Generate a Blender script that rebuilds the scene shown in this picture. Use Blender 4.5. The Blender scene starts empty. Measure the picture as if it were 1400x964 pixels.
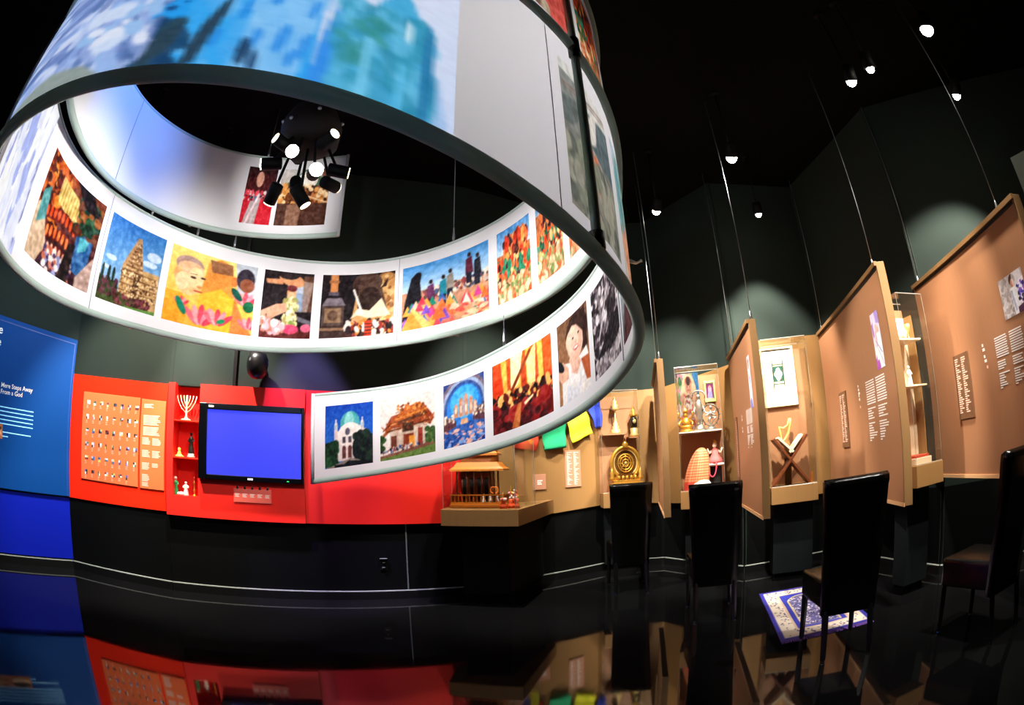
import bpy, bmesh, math, random
import numpy as np
from mathutils import Vector, Matrix

SC = bpy.context.scene
COL = SC.collection
PI = math.pi

# ------------------------------------------------------------------ camera
H = 1.25                                   # eye height
F_PX, PITCH, ROLL = 718.15, .219, -.029    # fisheye focal length in pixels of the 1400x964 frame
SENSOR = 36.0
cd = bpy.data.cameras.new('camera')
cam = bpy.data.objects.new('camera', cd)
COL.objects.link(cam)
SC.camera = cam
cd.type = 'PANO'
cd.panorama_type = 'FISHEYE_EQUISOLID'
cd.sensor_width = SENSOR
cd.sensor_fit = 'HORIZONTAL'
cd.fisheye_lens = F_PX * SENSOR / 1400
cd.fisheye_fov = PI
cd.clip_start = .01


def cam_to_world(v):
    x, y, z = v
    c, s = math.cos(ROLL), math.sin(ROLL)
    x, z = x*c - z*s, x*s + z*c
    c, s = math.cos(PITCH), math.sin(PITCH)
    return Vector((x, y*c - z*s, y*s + z*c))


R_, U_, F_ = cam_to_world((1, 0, 0)), cam_to_world((0, 0, 1)), cam_to_world((0, 1, 0))
cam.matrix_world = Matrix(((R_.x, U_.x, -F_.x, 0), (R_.y, U_.y, -F_.y, 0), (R_.z, U_.z, -F_.z, H), (0, 0, 0, 1)))

# ------------------------------------------------------------------ world, exposure
w = bpy.data.worlds.new('world')
SC.world = w
w.use_nodes = True
w.node_tree.nodes['Background'].inputs[0].default_value = (.5, .6, .7, 1)
w.node_tree.nodes['Background'].inputs[1].default_value = .003
SC.view_settings.view_transform = 'Standard'
SC.view_settings.look = 'None'
SC.view_settings.gamma = 1
SC.view_settings.use_curve_mapping = False
SC.view_settings.exposure = 0
SC.cycles.use_denoising = True
SC.cycles.max_bounces = 8
SC.cycles.transparent_max_bounces = 24
SC.cycles.transmission_bounces = 6
SC.cycles.sample_clamp_indirect = 4


# ------------------------------------------------------------------ geometry of the view (used to measure the plan)
def ray(px, py):
    x, y = px - 700, 482 - py
    r = math.hypot(x, y) + 1e-9
    th = 2*math.asin(r/(2*F_PX))
    s = math.sin(th)/r
    return cam_to_world((x*s, math.cos(th), y*s))


class Frame:
    """a vertical plane in plan: local x to the viewer's right, local y away from the viewer, z up"""
    def __init__(self, a, b):
        self.o = Vector((a[0], a[1], 0))
        d = Vector((b[0]-a[0], b[1]-a[1], 0))
        self.len = d.length
        self.u = d.normalized()
        self.n = Vector((-self.u.y, self.u.x, 0))
        self.rz = math.atan2(self.u.y, self.u.x)

    def px(self, x, y, off=0):
        d = ray(x, y)
        o = self.o + self.n*off - Vector((0, 0, H))
        t = (o.x*self.n.x + o.y*self.n.y)/(d.x*self.n.x + d.y*self.n.y)
        p = d*t + Vector((0, 0, H)) - self.o
        return p.dot(self.u), p.z


# ------------------------------------------------------------------ materials
def s2l(c):
    return tuple((x/12.92 if x <= .04045 else ((x+.055)/1.055)**2.4) for x in c)


def hexc(h):
    return s2l(tuple(int(h[i:i+2], 16)/255 for i in (0, 2, 4)))


MATS = {}


def mat(name, col, rough=.6, metal=0, emit=0, var=0, bump=0, scale=40, spec=.5, coat=0, ecol=None):
    if name in MATS:
        return MATS[name]
    m = bpy.data.materials.new(name)
    m.use_nodes = True
    nt = m.node_tree
    b = nt.nodes['Principled BSDF']
    c = hexc(col) if isinstance(col, str) else col
    b.inputs['Base Color'].default_value = (*c, 1)
    b.inputs['Roughness'].default_value = rough
    b.inputs['Metallic'].default_value = metal
    b.inputs['Specular IOR Level'].default_value = spec
    b.inputs['Coat Weight'].default_value = coat
    if emit:
        b.inputs['Emission Color'].default_value = (*(ecol or c), 1)
        b.inputs['Emission Strength'].default_value = emit
        if emit > .5:
            b.inputs['Base Color'].default_value = (.01, .01, .01, 1)
    if var or bump:
        tc = nt.nodes.new('ShaderNodeTexCoord')
        no = nt.nodes.new('ShaderNodeTexNoise')
        no.inputs['Scale'].default_value = scale
        no.inputs['Detail'].default_value = 4
        nt.links.new(tc.outputs['Object'], no.inputs['Vector'])
        if var:
            mx = nt.nodes.new('ShaderNodeMix')
            mx.data_type = 'RGBA'
            mx.inputs[6].default_value = (*[x*(1-var) for x in c], 1)
            mx.inputs[7].default_value = (*[min(1, x*(1+var)) for x in c], 1)
            nt.links.new(no.outputs['Fac'], mx.inputs[0])
            nt.links.new(mx.outputs[2], b.inputs['Base Color'])
        if bump:
            bp = nt.nodes.new('ShaderNodeBump')
            bp.inputs['Strength'].default_value = bump
            bp.inputs['Distance'].default_value = .002
            nt.links.new(no.outputs['Fac'], bp.inputs['Height'])
            nt.links.new(bp.outputs[0], b.inputs['Normal'])
    MATS[name] = m
    return m


def print_mat(name, rough=.6, translucent=0, emit=0, spec=.3):
    """flat print: the colour comes from the mesh's colour attribute"""
    if name in MATS:
        return MATS[name]
    m = bpy.data.materials.new(name)
    m.use_nodes = True
    nt = m.node_tree
    b = nt.nodes['Principled BSDF']
    at = nt.nodes.new('ShaderNodeAttribute')
    at.attribute_name = 'Col'
    b.inputs['Roughness'].default_value = rough
    b.inputs['Specular IOR Level'].default_value = spec
    nt.links.new(at.outputs['Color'], b.inputs['Base Color'])
    if emit:
        nt.links.new(at.outputs['Color'], b.inputs['Emission Color'])
        b.inputs['Emission Strength'].default_value = emit
        b.inputs['Base Color'].default_value = (.04, .04, .04, 1)
        nt.links.remove([l for l in nt.links if l.to_socket == b.inputs['Base Color']][0])
    if translucent:
        tr = nt.nodes.new('ShaderNodeBsdfTranslucent')
        nt.links.new(at.outputs['Color'], tr.inputs['Color'])
        mx = nt.nodes.new('ShaderNodeMixShader')
        mx.inputs[0].default_value = translucent
        nt.links.new(b.outputs[0], mx.inputs[1])
        nt.links.new(tr.outputs[0], mx.inputs[2])
        nt.links.new(mx.outputs[0], nt.nodes['Material Output'].inputs['Surface'])
    MATS[name] = m
    return m


def fabric_mat():
    m = bpy.data.materials.new('white_stretch_fabric')
    m.use_nodes = True
    nt = m.node_tree
    b = nt.nodes['Principled BSDF']
    b.inputs['Base Color'].default_value = (.8, .8, .82, 1)
    b.inputs['Roughness'].default_value = .8
    b.inputs['Specular IOR Level'].default_value = .15
    tc = nt.nodes.new('ShaderNodeTexCoord')
    no = nt.nodes.new('ShaderNodeTexNoise')
    no.inputs['Scale'].default_value = 3
    nt.links.new(tc.outputs['Object'], no.inputs['Vector'])
    bp = nt.nodes.new('ShaderNodeBump')
    bp.inputs['Strength'].default_value = .1
    bp.inputs['Distance'].default_value = .01
    nt.links.new(no.outputs['Fac'], bp.inputs['Height'])
    nt.links.new(bp.outputs[0], b.inputs['Normal'])
    tr = nt.nodes.new('ShaderNodeBsdfTranslucent')
    tr.inputs['Color'].default_value = (.75, .76, .8, 1)
    mx = nt.nodes.new('ShaderNodeMixShader')
    mx.inputs[0].default_value = FAB_T
    nt.links.new(b.outputs[0], mx.inputs[1])
    nt.links.new(tr.outputs[0], mx.inputs[2])
    nt.links.new(mx.outputs[0], nt.nodes['Material Output'].inputs['Surface'])
    return m


FAB_T = .3


def rim_mat():
    m = mat('fabric_covered_tube', 'b4c6bc', rough=.6, spec=.3)
    nt = m.node_tree
    tr = nt.nodes.new('ShaderNodeBsdfTranslucent')
    tr.inputs['Color'].default_value = (.72, .82, .77, 1)
    mx = nt.nodes.new('ShaderNodeMixShader')
    mx.inputs[0].default_value = .42
    nt.links.new(nt.nodes['Principled BSDF'].outputs[0], mx.inputs[1])
    nt.links.new(tr.outputs[0], mx.inputs[2])
    nt.links.new(mx.outputs[0], nt.nodes['Material Output'].inputs['Surface'])
    return m


def glass_mat():
    m = bpy.data.materials.new('clear_acrylic')
    m.use_nodes = True
    nt = m.node_tree
    nt.nodes.remove(nt.nodes['Principled BSDF'])
    tr = nt.nodes.new('ShaderNodeBsdfTransparent')
    tr.inputs[0].default_value = (.96, .97, .96, 1)
    gl = nt.nodes.new('ShaderNodeBsdfGlossy')
    gl.inputs['Roughness'].default_value = .03
    lw = nt.nodes.new('ShaderNodeLayerWeight')
    lw.inputs[0].default_value = .5
    pw = nt.nodes.new('ShaderNodeMath')
    pw.operation = 'POWER'
    pw.inputs[1].default_value = 4
    nt.links.new(lw.outputs['Facing'], pw.inputs[0])
    fr = nt.nodes.new('ShaderNodeMath')
    fr.operation = 'MULTIPLY_ADD'
    fr.inputs[1].default_value, fr.inputs[2].default_value = .5, .025
    nt.links.new(pw.outputs[0], fr.inputs[0])
    mx = nt.nodes.new('ShaderNodeMixShader')
    nt.links.new(fr.outputs[0], mx.inputs[0])
    nt.links.new(tr.outputs[0], mx.inputs[1])
    nt.links.new(gl.outputs[0], mx.inputs[2])
    nt.links.new(mx.outputs[0], nt.nodes['Material Output'].inputs['Surface'])
    return m


def floor_mat():
    m = mat('polished_black_floor', (.004, .004, .0045), rough=.06, spec=.45)
    nt = m.node_tree
    b = nt.nodes['Principled BSDF']
    tc = nt.nodes.new('ShaderNodeTexCoord')
    no = nt.nodes.new('ShaderNodeTexNoise')
    no.inputs['Scale'].default_value = 2.2
    no.inputs['Detail'].default_value = 8
    no.inputs['Roughness'].default_value = .75
    nt.links.new(tc.outputs['Object'], no.inputs['Vector'])
    rp = nt.nodes.new('ShaderNodeMapRange')
    rp.inputs[1].default_value, rp.inputs[2].default_value = .35, .75
    rp.inputs[3].default_value, rp.inputs[4].default_value = .025, .09
    nt.links.new(no.outputs['Fac'], rp.inputs[0])
    nt.links.new(rp.outputs[0], b.inputs['Roughness'])
    n2 = nt.nodes.new('ShaderNodeTexNoise')
    n2.inputs['Scale'].default_value = 9
    n2.inputs['Detail'].default_value = 3
    nt.links.new(tc.outputs['Object'], n2.inputs['Vector'])
    bp = nt.nodes.new('ShaderNodeBump')
    bp.inputs['Strength'].default_value = .02
    bp.inputs['Distance'].default_value = .004
    nt.links.new(n2.outputs['Fac'], bp.inputs['Height'])
    nt.links.new(bp.outputs[0], b.inputs['Normal'])
    return m


def tan_mat(name, col, scale=(1, 1, 30)):
    """warm brown laminate with faint vertical grain"""
    m = mat(name, col, rough=.55, spec=.35)
    nt = m.node_tree
    b = nt.nodes['Principled BSDF']
    c = hexc(col)
    tc = nt.nodes.new('ShaderNodeTexCoord')
    mp = nt.nodes.new('ShaderNodeMapping')
    mp.inputs['Scale'].default_value = (60, 60, 1.5)
    no = nt.nodes.new('ShaderNodeTexNoise')
    no.inputs['Scale'].default_value = 2
    no.inputs['Detail'].default_value = 5
    nt.links.new(tc.outputs['Object'], mp.inputs[0])
    nt.links.new(mp.outputs[0], no.inputs['Vector'])
    mx = nt.nodes.new('ShaderNodeMix')
    mx.data_type = 'RGBA'
    mx.inputs[6].default_value = (*[x*.88 for x in c], 1)
    mx.inputs[7].default_value = (*[x*1.12 for x in c], 1)
    nt.links.new(no.outputs['Fac'], mx.inputs[0])
    nt.links.new(mx.outputs[2], b.inputs['Base Color'])
    return m


# ------------------------------------------------------------------ lights (area / ceiling spots live with their lamps below)
def spot(name, loc, target, energy, size=60, blend=.5, col=(1, .9, .78), rad=.05, parent=None):
    d = bpy.data.lights.new(name, 'SPOT')
    d.energy, d.spot_size, d.spot_blend, d.color, d.shadow_soft_size = energy, math.radians(size), blend, col, rad
    o = bpy.data.objects.new(name, d)
    COL.objects.link(o)
    o.location = loc
    o.rotation_euler = (Vector(target)-Vector(loc)).to_track_quat('-Z', 'Y').to_euler()
    if parent:
        o.parent = parent
        o.matrix_parent_inverse = parent.matrix_world.inverted()
    return o


# ------------------------------------------------------------------ mesh helpers
class B:
    def __init__(self):
        self.v, self.f, self.c = [], [], []

    def add(self, vs, fs):
        k = len(self.v)
        self.v += [tuple(p) for p in vs]
        self.f += [tuple(i+k for i in q) for q in fs]
        return self

    def box(self, x0, x1, y0, y1, z0, z1):
        return self.add([(x, y, z) for z in (z0, z1) for y in (y0, y1) for x in (x0, x1)],
                        [(0, 2, 3, 1), (4, 5, 7, 6), (0, 1, 5, 4), (2, 6, 7, 3), (0, 4, 6, 2), (1, 3, 7, 5)])

    def prism(self, poly, z0, z1):
        n = len(poly)
        vs = [(x, y, z0) for x, y in poly]+[(x, y, z1) for x, y in poly]
        return self.add(vs, [tuple(range(n-1, -1, -1)), tuple(range(n, 2*n))]+[(i, (i+1) % n, n+(i+1) % n, n+i) for i in range(n)])

    def slab(self, poly, y0, y1):
        """polygon in local x,z given counter-clockwise as seen by the viewer (from -y), extruded in y"""
        n = len(poly)
        vs = [(x, y0, z) for x, z in poly]+[(x, y1, z) for x, z in poly]
        return self.add(vs, [tuple(range(n)), tuple(range(2*n-1, n-1, -1))]+[((i+1) % n, i, n+i, n+(i+1) % n) for i in range(n)])

    def tube(self, pts, r, n=8, cap=True, close=False):
        pts = [Vector(p) for p in pts]
        m = len(pts)
        rr = r if isinstance(r, (list, tuple)) else [r]*m
        k = len(self.v)
        up = Vector((0, 0, 1))
        prev = None
        for i, p in enumerate(pts):
            a = pts[i-1] if (i or close) else p
            b = pts[(i+1) % m] if (i < m-1 or close) else p
            t = (b-a).normalized()
            if prev is None:
                x = t.cross(up)
                if x.length < .05:
                    x = t.cross(Vector((1, 0, 0)))
            else:
                x = prev - t*prev.dot(t)
            x.normalize()
            prev = x
            y = t.cross(x)
            for j in range(n):
                q = p + (x*math.cos(2*PI*j/n) + y*math.sin(2*PI*j/n))*rr[i]
                self.v.append(tuple(q))
        for i in range(m if close else m-1):
            for j in range(n):
                i2 = (i+1) % m
                self.f.append((k+i*n+j, k+i*n+(j+1) % n, k+i2*n+(j+1) % n, k+i2*n+j))
        if cap and not close:
            self.f.append(tuple(k+j for j in range(n-1, -1, -1)))
            self.f.append(tuple(k+(m-1)*n+j for j in range(n)))
        return self

    def lathe(self, prof, c=(0, 0, 0), n=16, sx=1, sy=1):
        k = len(self.v)
        for r, z in prof:
            for j in range(n):
                a = 2*PI*j/n
                self.v.append((c[0]+r*math.cos(a)*sx, c[1]+r*math.sin(a)*sy, c[2]+z))
        m = len(prof)
        for i in range(m-1):
            for j in range(n):
                self.f.append((k+i*n+j, k+i*n+(j+1) % n, k+(i+1)*n+(j+1) % n, k+(i+1)*n+j))
        self.f.append(tuple(k+j for j in range(n-1, -1, -1)))
        self.f.append(tuple(k+(m-1)*n+j for j in range(n)))
        return self

    def ell(self, c, rx, ry=None, rz=None, n=12, m=8):
        ry = rx if ry is None else ry
        rz = rx if rz is None else rz
        prof = [(max(1e-4, math.sin(PI*i/m)), -math.cos(PI*i/m)*rz) for i in range(m+1)]
        k = len(self.v)
        self.lathe(prof, (0, 0, 0), n)
        for i in range(k, len(self.v)):
            x, y, z = self.v[i]
            self.v[i] = (c[0]+x*rx, c[1]+y*ry, c[2]+z)
        return self

    def grid(self, fn, nu, nv):
        k = len(self.v)
        for j in range(nv+1):
            for i in range(nu+1):
                self.v.append(tuple(fn(i/nu, j/nv)))
        for j in range(nv):
            for i in range(nu):
                a = k+j*(nu+1)+i
                self.f.append((a, a+1, a+nu+2, a+nu+1))
        return self

    def build(self, name, m, parent=None, smooth=False, bevel=0, seg=2, loc=None, rz=0):
        me = bpy.data.meshes.new(name)
        me.from_pydata(self.v, [], self.f)
        me.materials.append(m)
        me.update()
        if smooth:
            me.polygons.foreach_set('use_smooth', [True]*len(me.polygons))
        o = bpy.data.objects.new(name, me)
        COL.objects.link(o)
        if parent:
            o.parent = parent
        if loc is not None:
            o.location = loc
        o.rotation_euler[2] = rz
        if bevel:
            bv = o.modifiers.new('bevel', 'BEVEL')
            bv.width, bv.segments, bv.limit_method = bevel, seg, 'ANGLE'
        return o


def thing(name, label, cat, loc=(0, 0, 0), rz=0, group=None):
    o = bpy.data.objects.new(name, None)
    o.empty_display_size = .1
    COL.objects.link(o)
    o.location = loc
    o.rotation_euler = (0, 0, rz)
    return tag(o, label, cat, group)


def tag(o, label, cat, group=None):
    o['label'], o['category'] = label, cat
    if group:
        o['group'] = group
    return o


def struct(o):
    o['kind'] = 'structure'
    return o


def at_frame(fr, name, label, cat, x=0, y=0, z=0, group=None):
    p = fr.o + fr.u*x + fr.n*y
    t = thing(name, label, cat, (p.x, p.y, z), fr.rz, group)
    return t


def text_obj(name, body, size, m, parent, x, y, z, align='LEFT', xs=1):
    cu = bpy.data.curves.new(name, 'FONT')
    cu.body, cu.size, cu.align_x, cu.space_line, cu.resolution_u = body, size, align, 1.0, 3
    cu.offset = size*.012
    t = bpy.data.objects.new(name, cu)
    COL.objects.link(t)
    dg = bpy.context.evaluated_depsgraph_get()
    me = bpy.data.meshes.new_from_object(t.evaluated_get(dg))
    bpy.data.objects.remove(t)
    for q in me.vertices:
        a, b, _ = q.co
        q.co = (x+a*xs, y, z+b)
    me.materials.clear()
    me.materials.append(m)
    o = bpy.data.objects.new(name, me)
    COL.objects.link(o)
    o.parent = parent
    return o


def lines(b, x, z, ws, h, gap, y):
    """rows of print too small to read, as flat strips"""
    for w_ in ws:
        if w_ > 0:
            b.box(x, x+w_, y, y+.001, z-h, z)
        z -= gap
    return b


# ------------------------------------------------------------------ a small painter for flat prints
class Paint:
    def __init__(self, n, m, bg=(1, 1, 1), ss=3, seed=1):
        self.n, self.m, self.ss = n, m, ss
        self.h, self.w = (m+1)*ss, (n+1)*ss
        self.a = np.zeros((self.h, self.w, 3))
        self.a[:] = self.c(bg)
        self.Y, self.X = np.mgrid[0:self.h, 0:self.w]
        self.X = (self.X+.5)/self.w
        self.Y = (self.Y+.5)/self.h
        self.rng = np.random.RandomState(seed)

    def c(self, c):
        if isinstance(c, str):
            return np.array([int(c[i:i+2], 16)/255 for i in (0, 2, 4)])
        return np.array(c, float)

    def put(self, mk, c, al=1):
        self.a[mk] = self.a[mk]*(1-al) + self.c(c)*al
        return self

    def grad(self, c0, c1, x0=0, y0=0, x1=1, y1=1):
        mk = (self.X >= x0) & (self.X <= x1) & (self.Y >= y0) & (self.Y <= y1)
        t = ((self.Y-y0)/(y1-y0))[mk][:, None]
        self.a[mk] = self.c(c0)*(1-t)+self.c(c1)*t
        return self

    def e(self, cx, cy, rx, ry, c, rot=0, al=1):
        dx, dy = self.X-cx, self.Y-cy
        cs, sn = math.cos(rot), math.sin(rot)
        return self.put(((dx*cs+dy*sn)/rx)**2 + ((-dx*sn+dy*cs)/ry)**2 < 1, c, al)

    def p(self, pts, c, al=1):
        mk = np.zeros(self.X.shape, bool)
        n = len(pts)
        for i in range(n):
            (x0, y0), (x1, y1) = pts[i], pts[(i+1) % n]
            if y0 == y1:
                continue
            cr = ((y0 <= self.Y) != (y1 <= self.Y)) & (self.X < (x1-x0)*(self.Y-y0)/(y1-y0)+x0)
            mk ^= cr
        return self.put(mk, c, al)

    def r(self, x0, y0, x1, y1, c, al=1):
        return self.put((self.X >= x0) & (self.X < x1) & (self.Y >= y0) & (self.Y < y1), c, al)

    def l(self, x0, y0, x1, y1, w_, c, al=1):
        d = math.hypot(x1-x0, y1-y0)+1e-9
        t = np.clip(((self.X-x0)*(x1-x0)+(self.Y-y0)*(y1-y0))/d/d, 0, 1)
        return self.put((self.X-x0-t*(x1-x0))**2+(self.Y-y0-t*(y1-y0))**2 < w_*w_/4, c, al)

    def spk(self, x0, y0, x1, y1, cols, n, sz, asp=1, al=1):
        for _ in range(n):
            s = sz*self.rng.uniform(.5, 1.3)
            self.e(self.rng.uniform(x0, x1), self.rng.uniform(y0, y1), s, s*asp, cols[self.rng.randint(len(cols))], self.rng.uniform(-.5, .5), al)
        return self

    def noise(self, amp, cells=24, mask=None):
        g = self.rng.uniform(-1, 1, (cells+2, cells+2))
        x, y = self.X*cells, self.Y*cells
        i, j = x.astype(int), y.astype(int)
        fx, fy = (x-i)[..., None], (y-j)[..., None]
        g = g[..., None]
        q = (g[j, i]*(1-fx)+g[j, i+1]*fx)*(1-fy)+(g[j+1, i]*(1-fx)+g[j+1, i+1]*fx)*fy
        if mask is not None:
            q = q*mask[..., None]
        self.a = np.clip(self.a+q*amp, 0, 1)
        return self

    def soft(self, n=2):
        for _ in range(n):
            q = np.pad(self.a, ((1, 1), (1, 1), (0, 0)), 'edge')
            self.a = (q[1:-1, 1:-1]*2+q[:-2, 1:-1]+q[2:, 1:-1]+q[1:-1, :-2]+q[1:-1, 2:])/6
        return self

    def out(self):
        a = self.a.reshape(self.m+1, self.ss, self.n+1, self.ss, 3).mean((1, 3))
        a = np.clip(a, 0, 1)
        a = np.where(a <= .04045, a/12.92, ((a+.055)/1.055)**2.4)
        return a[::-1]        # row 0 at the bottom


def print_obj(name, fn, pt, m, parent, smooth=True):
    """fn(u, v) with v upward; one vertex per painted cell"""
    n, k = pt.n, pt.m
    b = B().grid(fn, n, k)
    o = b.build(name, m, parent, smooth)
    ca = o.data.color_attributes.new('Col', 'FLOAT_COLOR', 'POINT')
    a = pt.out().reshape(-1, 3)
    ca.data.foreach_set('color', np.c_[a, np.ones(len(a))].astype(np.float32).ravel())
    return o


def flat(x0, x1, z0, z1, y):
    return lambda u, v: (x0+(x1-x0)*u, y, z0+(z1-z0)*v)


def quadmap(bl, br, tr, tl, y):
    def fn(u, v):
        return ((bl[0]*(1-u)+br[0]*u)*(1-v)+(tl[0]*(1-u)+tr[0]*u)*v, y, (bl[1]*(1-u)+br[1]*u)*(1-v)+(tl[1]*(1-u)+tr[1]*u)*v)
    return fn

# ================================================================== THE SETTING
M_wall = mat('dark_green_grey_wall', '222b27', rough=.8, var=.06, scale=6, spec=.12)
M_black = mat('black_wall_paint', '030405', rough=.8, spec=.08)
M_ceil = mat('black_ceiling', '050505', rough=.9, spec=.1)
M_base = mat('black_baseboard', '0b0c0d', rough=.35)
M_highlight = mat('baseboard_highlight', '9aa19c', rough=.4)
M_floor = floor_mat()
M_tan = tan_mat('tan_laminate', '8e6a3e')
M_tan2 = tan_mat('warm_brown_panel', 'a0704f')
M_tanedge = tan_mat('panel_edge_wood', '7c5c38')
M_red = mat('red_orange_panel', 'f02708', rough=.5, spec=.3)
M_orange = mat('orange_board', 'ee6c3c', rough=.6, spec=.3)
M_blue = mat('blue_panel', '003f86', rough=.6, spec=.12)
M_blue2 = mat('deep_blue_panel', '051ba8', rough=.6, spec=.12)
M_blk = mat('black_plastic', '0a0a0b', rough=.35)
M_matte = mat('matte_black_metal', '040404', rough=.6, spec=.15)
M_leather = mat('black_leather', '040404', rough=.27, bump=.25, scale=220, spec=.5)
M_steel = mat('steel', 'b8bcc0', rough=.3, metal=1)
M_chrome = mat('chrome', 'd8d8dc', rough=.15, metal=1)
M_white = mat('white_paint', 'eeeae2', rough=.6)
M_ink = mat('white_lettering', 'f4efe8', rough=.6)
M_pale = mat('pale_peach_lettering', 'f6c0aa', rough=.6)
M_gold = mat('gold_leaf', 'd9a441', rough=.32, metal=.75, var=.25, scale=60)
M_gold2 = mat('pale_gold', 'e6c983', rough=.35, metal=.5)
M_dark = mat('dark_recess', '100c09', rough=.7)
M_glass = glass_mat()
M_print = print_mat('printed_card')
M_vivid = print_mat('printed_gloss', rough=.35)
M_fprint = print_mat('printed_stretch_fabric', rough=.8, translucent=.3, spec=.15)
M_fab = fabric_mat()
M_pink = mat('pink_cloth', 'e06a6a', rough=.85)
M_brown = mat('brown_plaque', '6a4a33', rough=.4)
M_wood = mat('dark_red_wood', '6b3315', rough=.45, var=.2, scale=20)
M_honey = mat('honey_wood', 'a45a14', rough=.4, var=.2, scale=30)

P = [(-6.43, -3.2), (-6.43, .98), (-4.45, 3.75), (-3.168, 4.0), (-.47, 5.03), (1.15, 6.09), (1.72, 5.97),
     (2.27, 4.9), (3.36, 4.83), (3.42, 3.13), (5.0, 1.6), (5.4, -3.2)]
CEIL = 4.25
WN = ['wall_far_left', 'wall_left', 'wall_back_left', 'wall_back', 'wall_back_centre', 'wall_corner', 'wall_back_right',
      'wall_alcove', 'wall_right_return', 'wall_right', 'wall_far_right', 'wall_front']
FR = [Frame(P[i], P[(i+1) % len(P)]) for i in range(len(P))]
for i, fr in enumerate(FR):
    x0_, off = (-.02, 0)
    if i == 3:                                   # the wall behind the television box is set back for its niche
        x0_ = fr.px(418, 717, -.075)[0]
        struct(B().box(-.02, x0_, 0, .12, 1.93, CEIL).build('wall_back_upper', M_wall, None, loc=(fr.o.x, fr.o.y, 0), rz=fr.rz))
        struct(B().box(-.02, x0_, .2, .32, 0, 1.93).build('wall_back_recess', M_wall, None, loc=(fr.o.x, fr.o.y, 0), rz=fr.rz))
    o = struct(B().box(x0_, fr.len+.02, off, off+.12, 0, CEIL).build(WN[i], M_wall, None, loc=(fr.o.x, fr.o.y, 0), rz=fr.rz))
floor = struct(B().prism([(-6.6, -3.4), (5.6, -3.4), (5.6, 6.4), (-6.6, 6.4)], -.1, 0).build('floor', M_floor))
ceil = struct(B().prism([(-6.6, -3.4), (5.6, -3.4), (5.6, 6.4), (-6.6, 6.4)], CEIL, CEIL+.1).build('ceiling', M_ceil))
# dark lower wall faces, proud of the wall, and the cove base, its top highlight painted as a pale strip
for i, nm in ((2, 'back_left'), (3, 'back'), (4, 'back_centre'), (5, 'corner'), (6, 'back_right'), (7, 'alcove'), (8, 'return'), (9, 'right')):
    fr = FR[i]
    y1 = 0
    if i == 3:
        struct(B().box(0, fr.px(418, 717, -.075)[0], 0, .2, 0, .74).build('trim_ledge', M_black, None, loc=(fr.o.x, fr.o.y, 0), rz=fr.rz))
    struct(B().box(0, fr.len, -.012, y1, .06, .74).build('trim_dado_'+nm, M_black, None, loc=(fr.o.x, fr.o.y, 0), rz=fr.rz))
for i, nm in ((1, 'left'), (2, 'back_left'), (3, 'back'), (4, 'back_centre'), (5, 'corner'), (6, 'back_right'), (7, 'alcove'), (8, 'return'), (9, 'right')):
    fr = FR[i]
    o = struct(B().box(0, fr.len, -.03, -.012 if i != 1 else 0, 0, .078).build('baseboard_'+nm, M_base, None, loc=(fr.o.x, fr.o.y, 0), rz=fr.rz))
    B().box(0, fr.len, -.03, -.012, .078, .086).build('top_highlight', M_highlight, o)
# lower back wall: seam highlight painted as a pale strip; a dark conduit above the red box
fB = FR[3]
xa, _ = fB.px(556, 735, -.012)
struct(B().box(xa-.012, xa, -.02, -.012, .09, .73).build('trim_seam_highlight', mat('grey_seam_highlight', '5a6462', rough=.5), None, loc=(fB.o.x, fB.o.y, 0), rz=fB.rz))
xa, _ = fB.px(321, 510, -.03)
struct(B().box(xa-.016, xa+.016, -.035, 0, 1.93, CEIL).build('trim_conduit', M_blk, None, loc=(fB.o.x, fB.o.y, 0), rz=fB.rz))

# ================================================================== BLUE WALL (left)
fL = FR[1]
Y = -.06
xr = fL.len-.004
zt0, zt1 = fL.px(0, 430, Y)[1], fL.px(104, 465, Y)[1]
zb = fL.px(98, 679, Y)[1]
t = at_frame(fL, 'blue_exhibit_panel', 'large bright blue exhibit wall panel with white lettering at the left edge', 'wall panel', 0, 0, 0)
x0 = .15
xl = fL.px(0, 430, Y)[0]
ztop = lambda x: zt1 + (zt0-zt1)*(xr-x)/(xr-xl)
B().slab([(x0, zb), (xr, zb), (xr, ztop(xr)), (x0, ztop(x0))], Y, -.002).build('panel_board', M_blue, t)
b = B()
b.slab([(x0, ztop(x0)-.05), (xr-.03, ztop(xr)-.05), (xr-.03, ztop(xr)-.04), (x0, ztop(x0)-.04)], Y-.003, Y)
b.slab([(xr-.03, zb), (xr-.02, zb), (xr-.02, ztop(xr)-.04), (xr-.03, ztop(xr)-.04)], Y-.003, Y)
b.build('border_line', mat('dark_blue_border', '0a3f96', rough=.5), t)
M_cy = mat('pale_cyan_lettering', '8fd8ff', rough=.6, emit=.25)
ax, az = fL.px(2, 521, Y)
bx, bz = fL.px(47, 535, Y)
s = (bx-ax)/6.6
text_obj('lettering', 'Mere Steps Away\nFrom a God', s, M_ink, t, ax, Y-.002, fL.px(2, 526, Y)[1]-.02, xs=.88)
ex, ez = fL.px(3, 452, Y)
text_obj('lettering', 'e', s*1.9, M_ink, t, ex+.012, Y-.002, ez-.03, 'RIGHT')
text_obj('lettering', 'e', s*1.9, M_ink, t, ex+.012, Y-.002, ez-.03-s*1.9, 'RIGHT')
lx, lz = fL.px(46, 563, Y)
l2, lz2 = fL.px(46, 572, Y)
b = B()
lines(b, lx-1.5, lz, [1.5]*5+[1.02, 1.5-.02, 1.2], .010, abs(lz-lz2)*.5+.008, Y-.0015)
b.build('text_block', M_cy, t)
px_, pz_ = fL.px(3, 600, Y)
qx, qz = fL.px(3, 580, Y)
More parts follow.
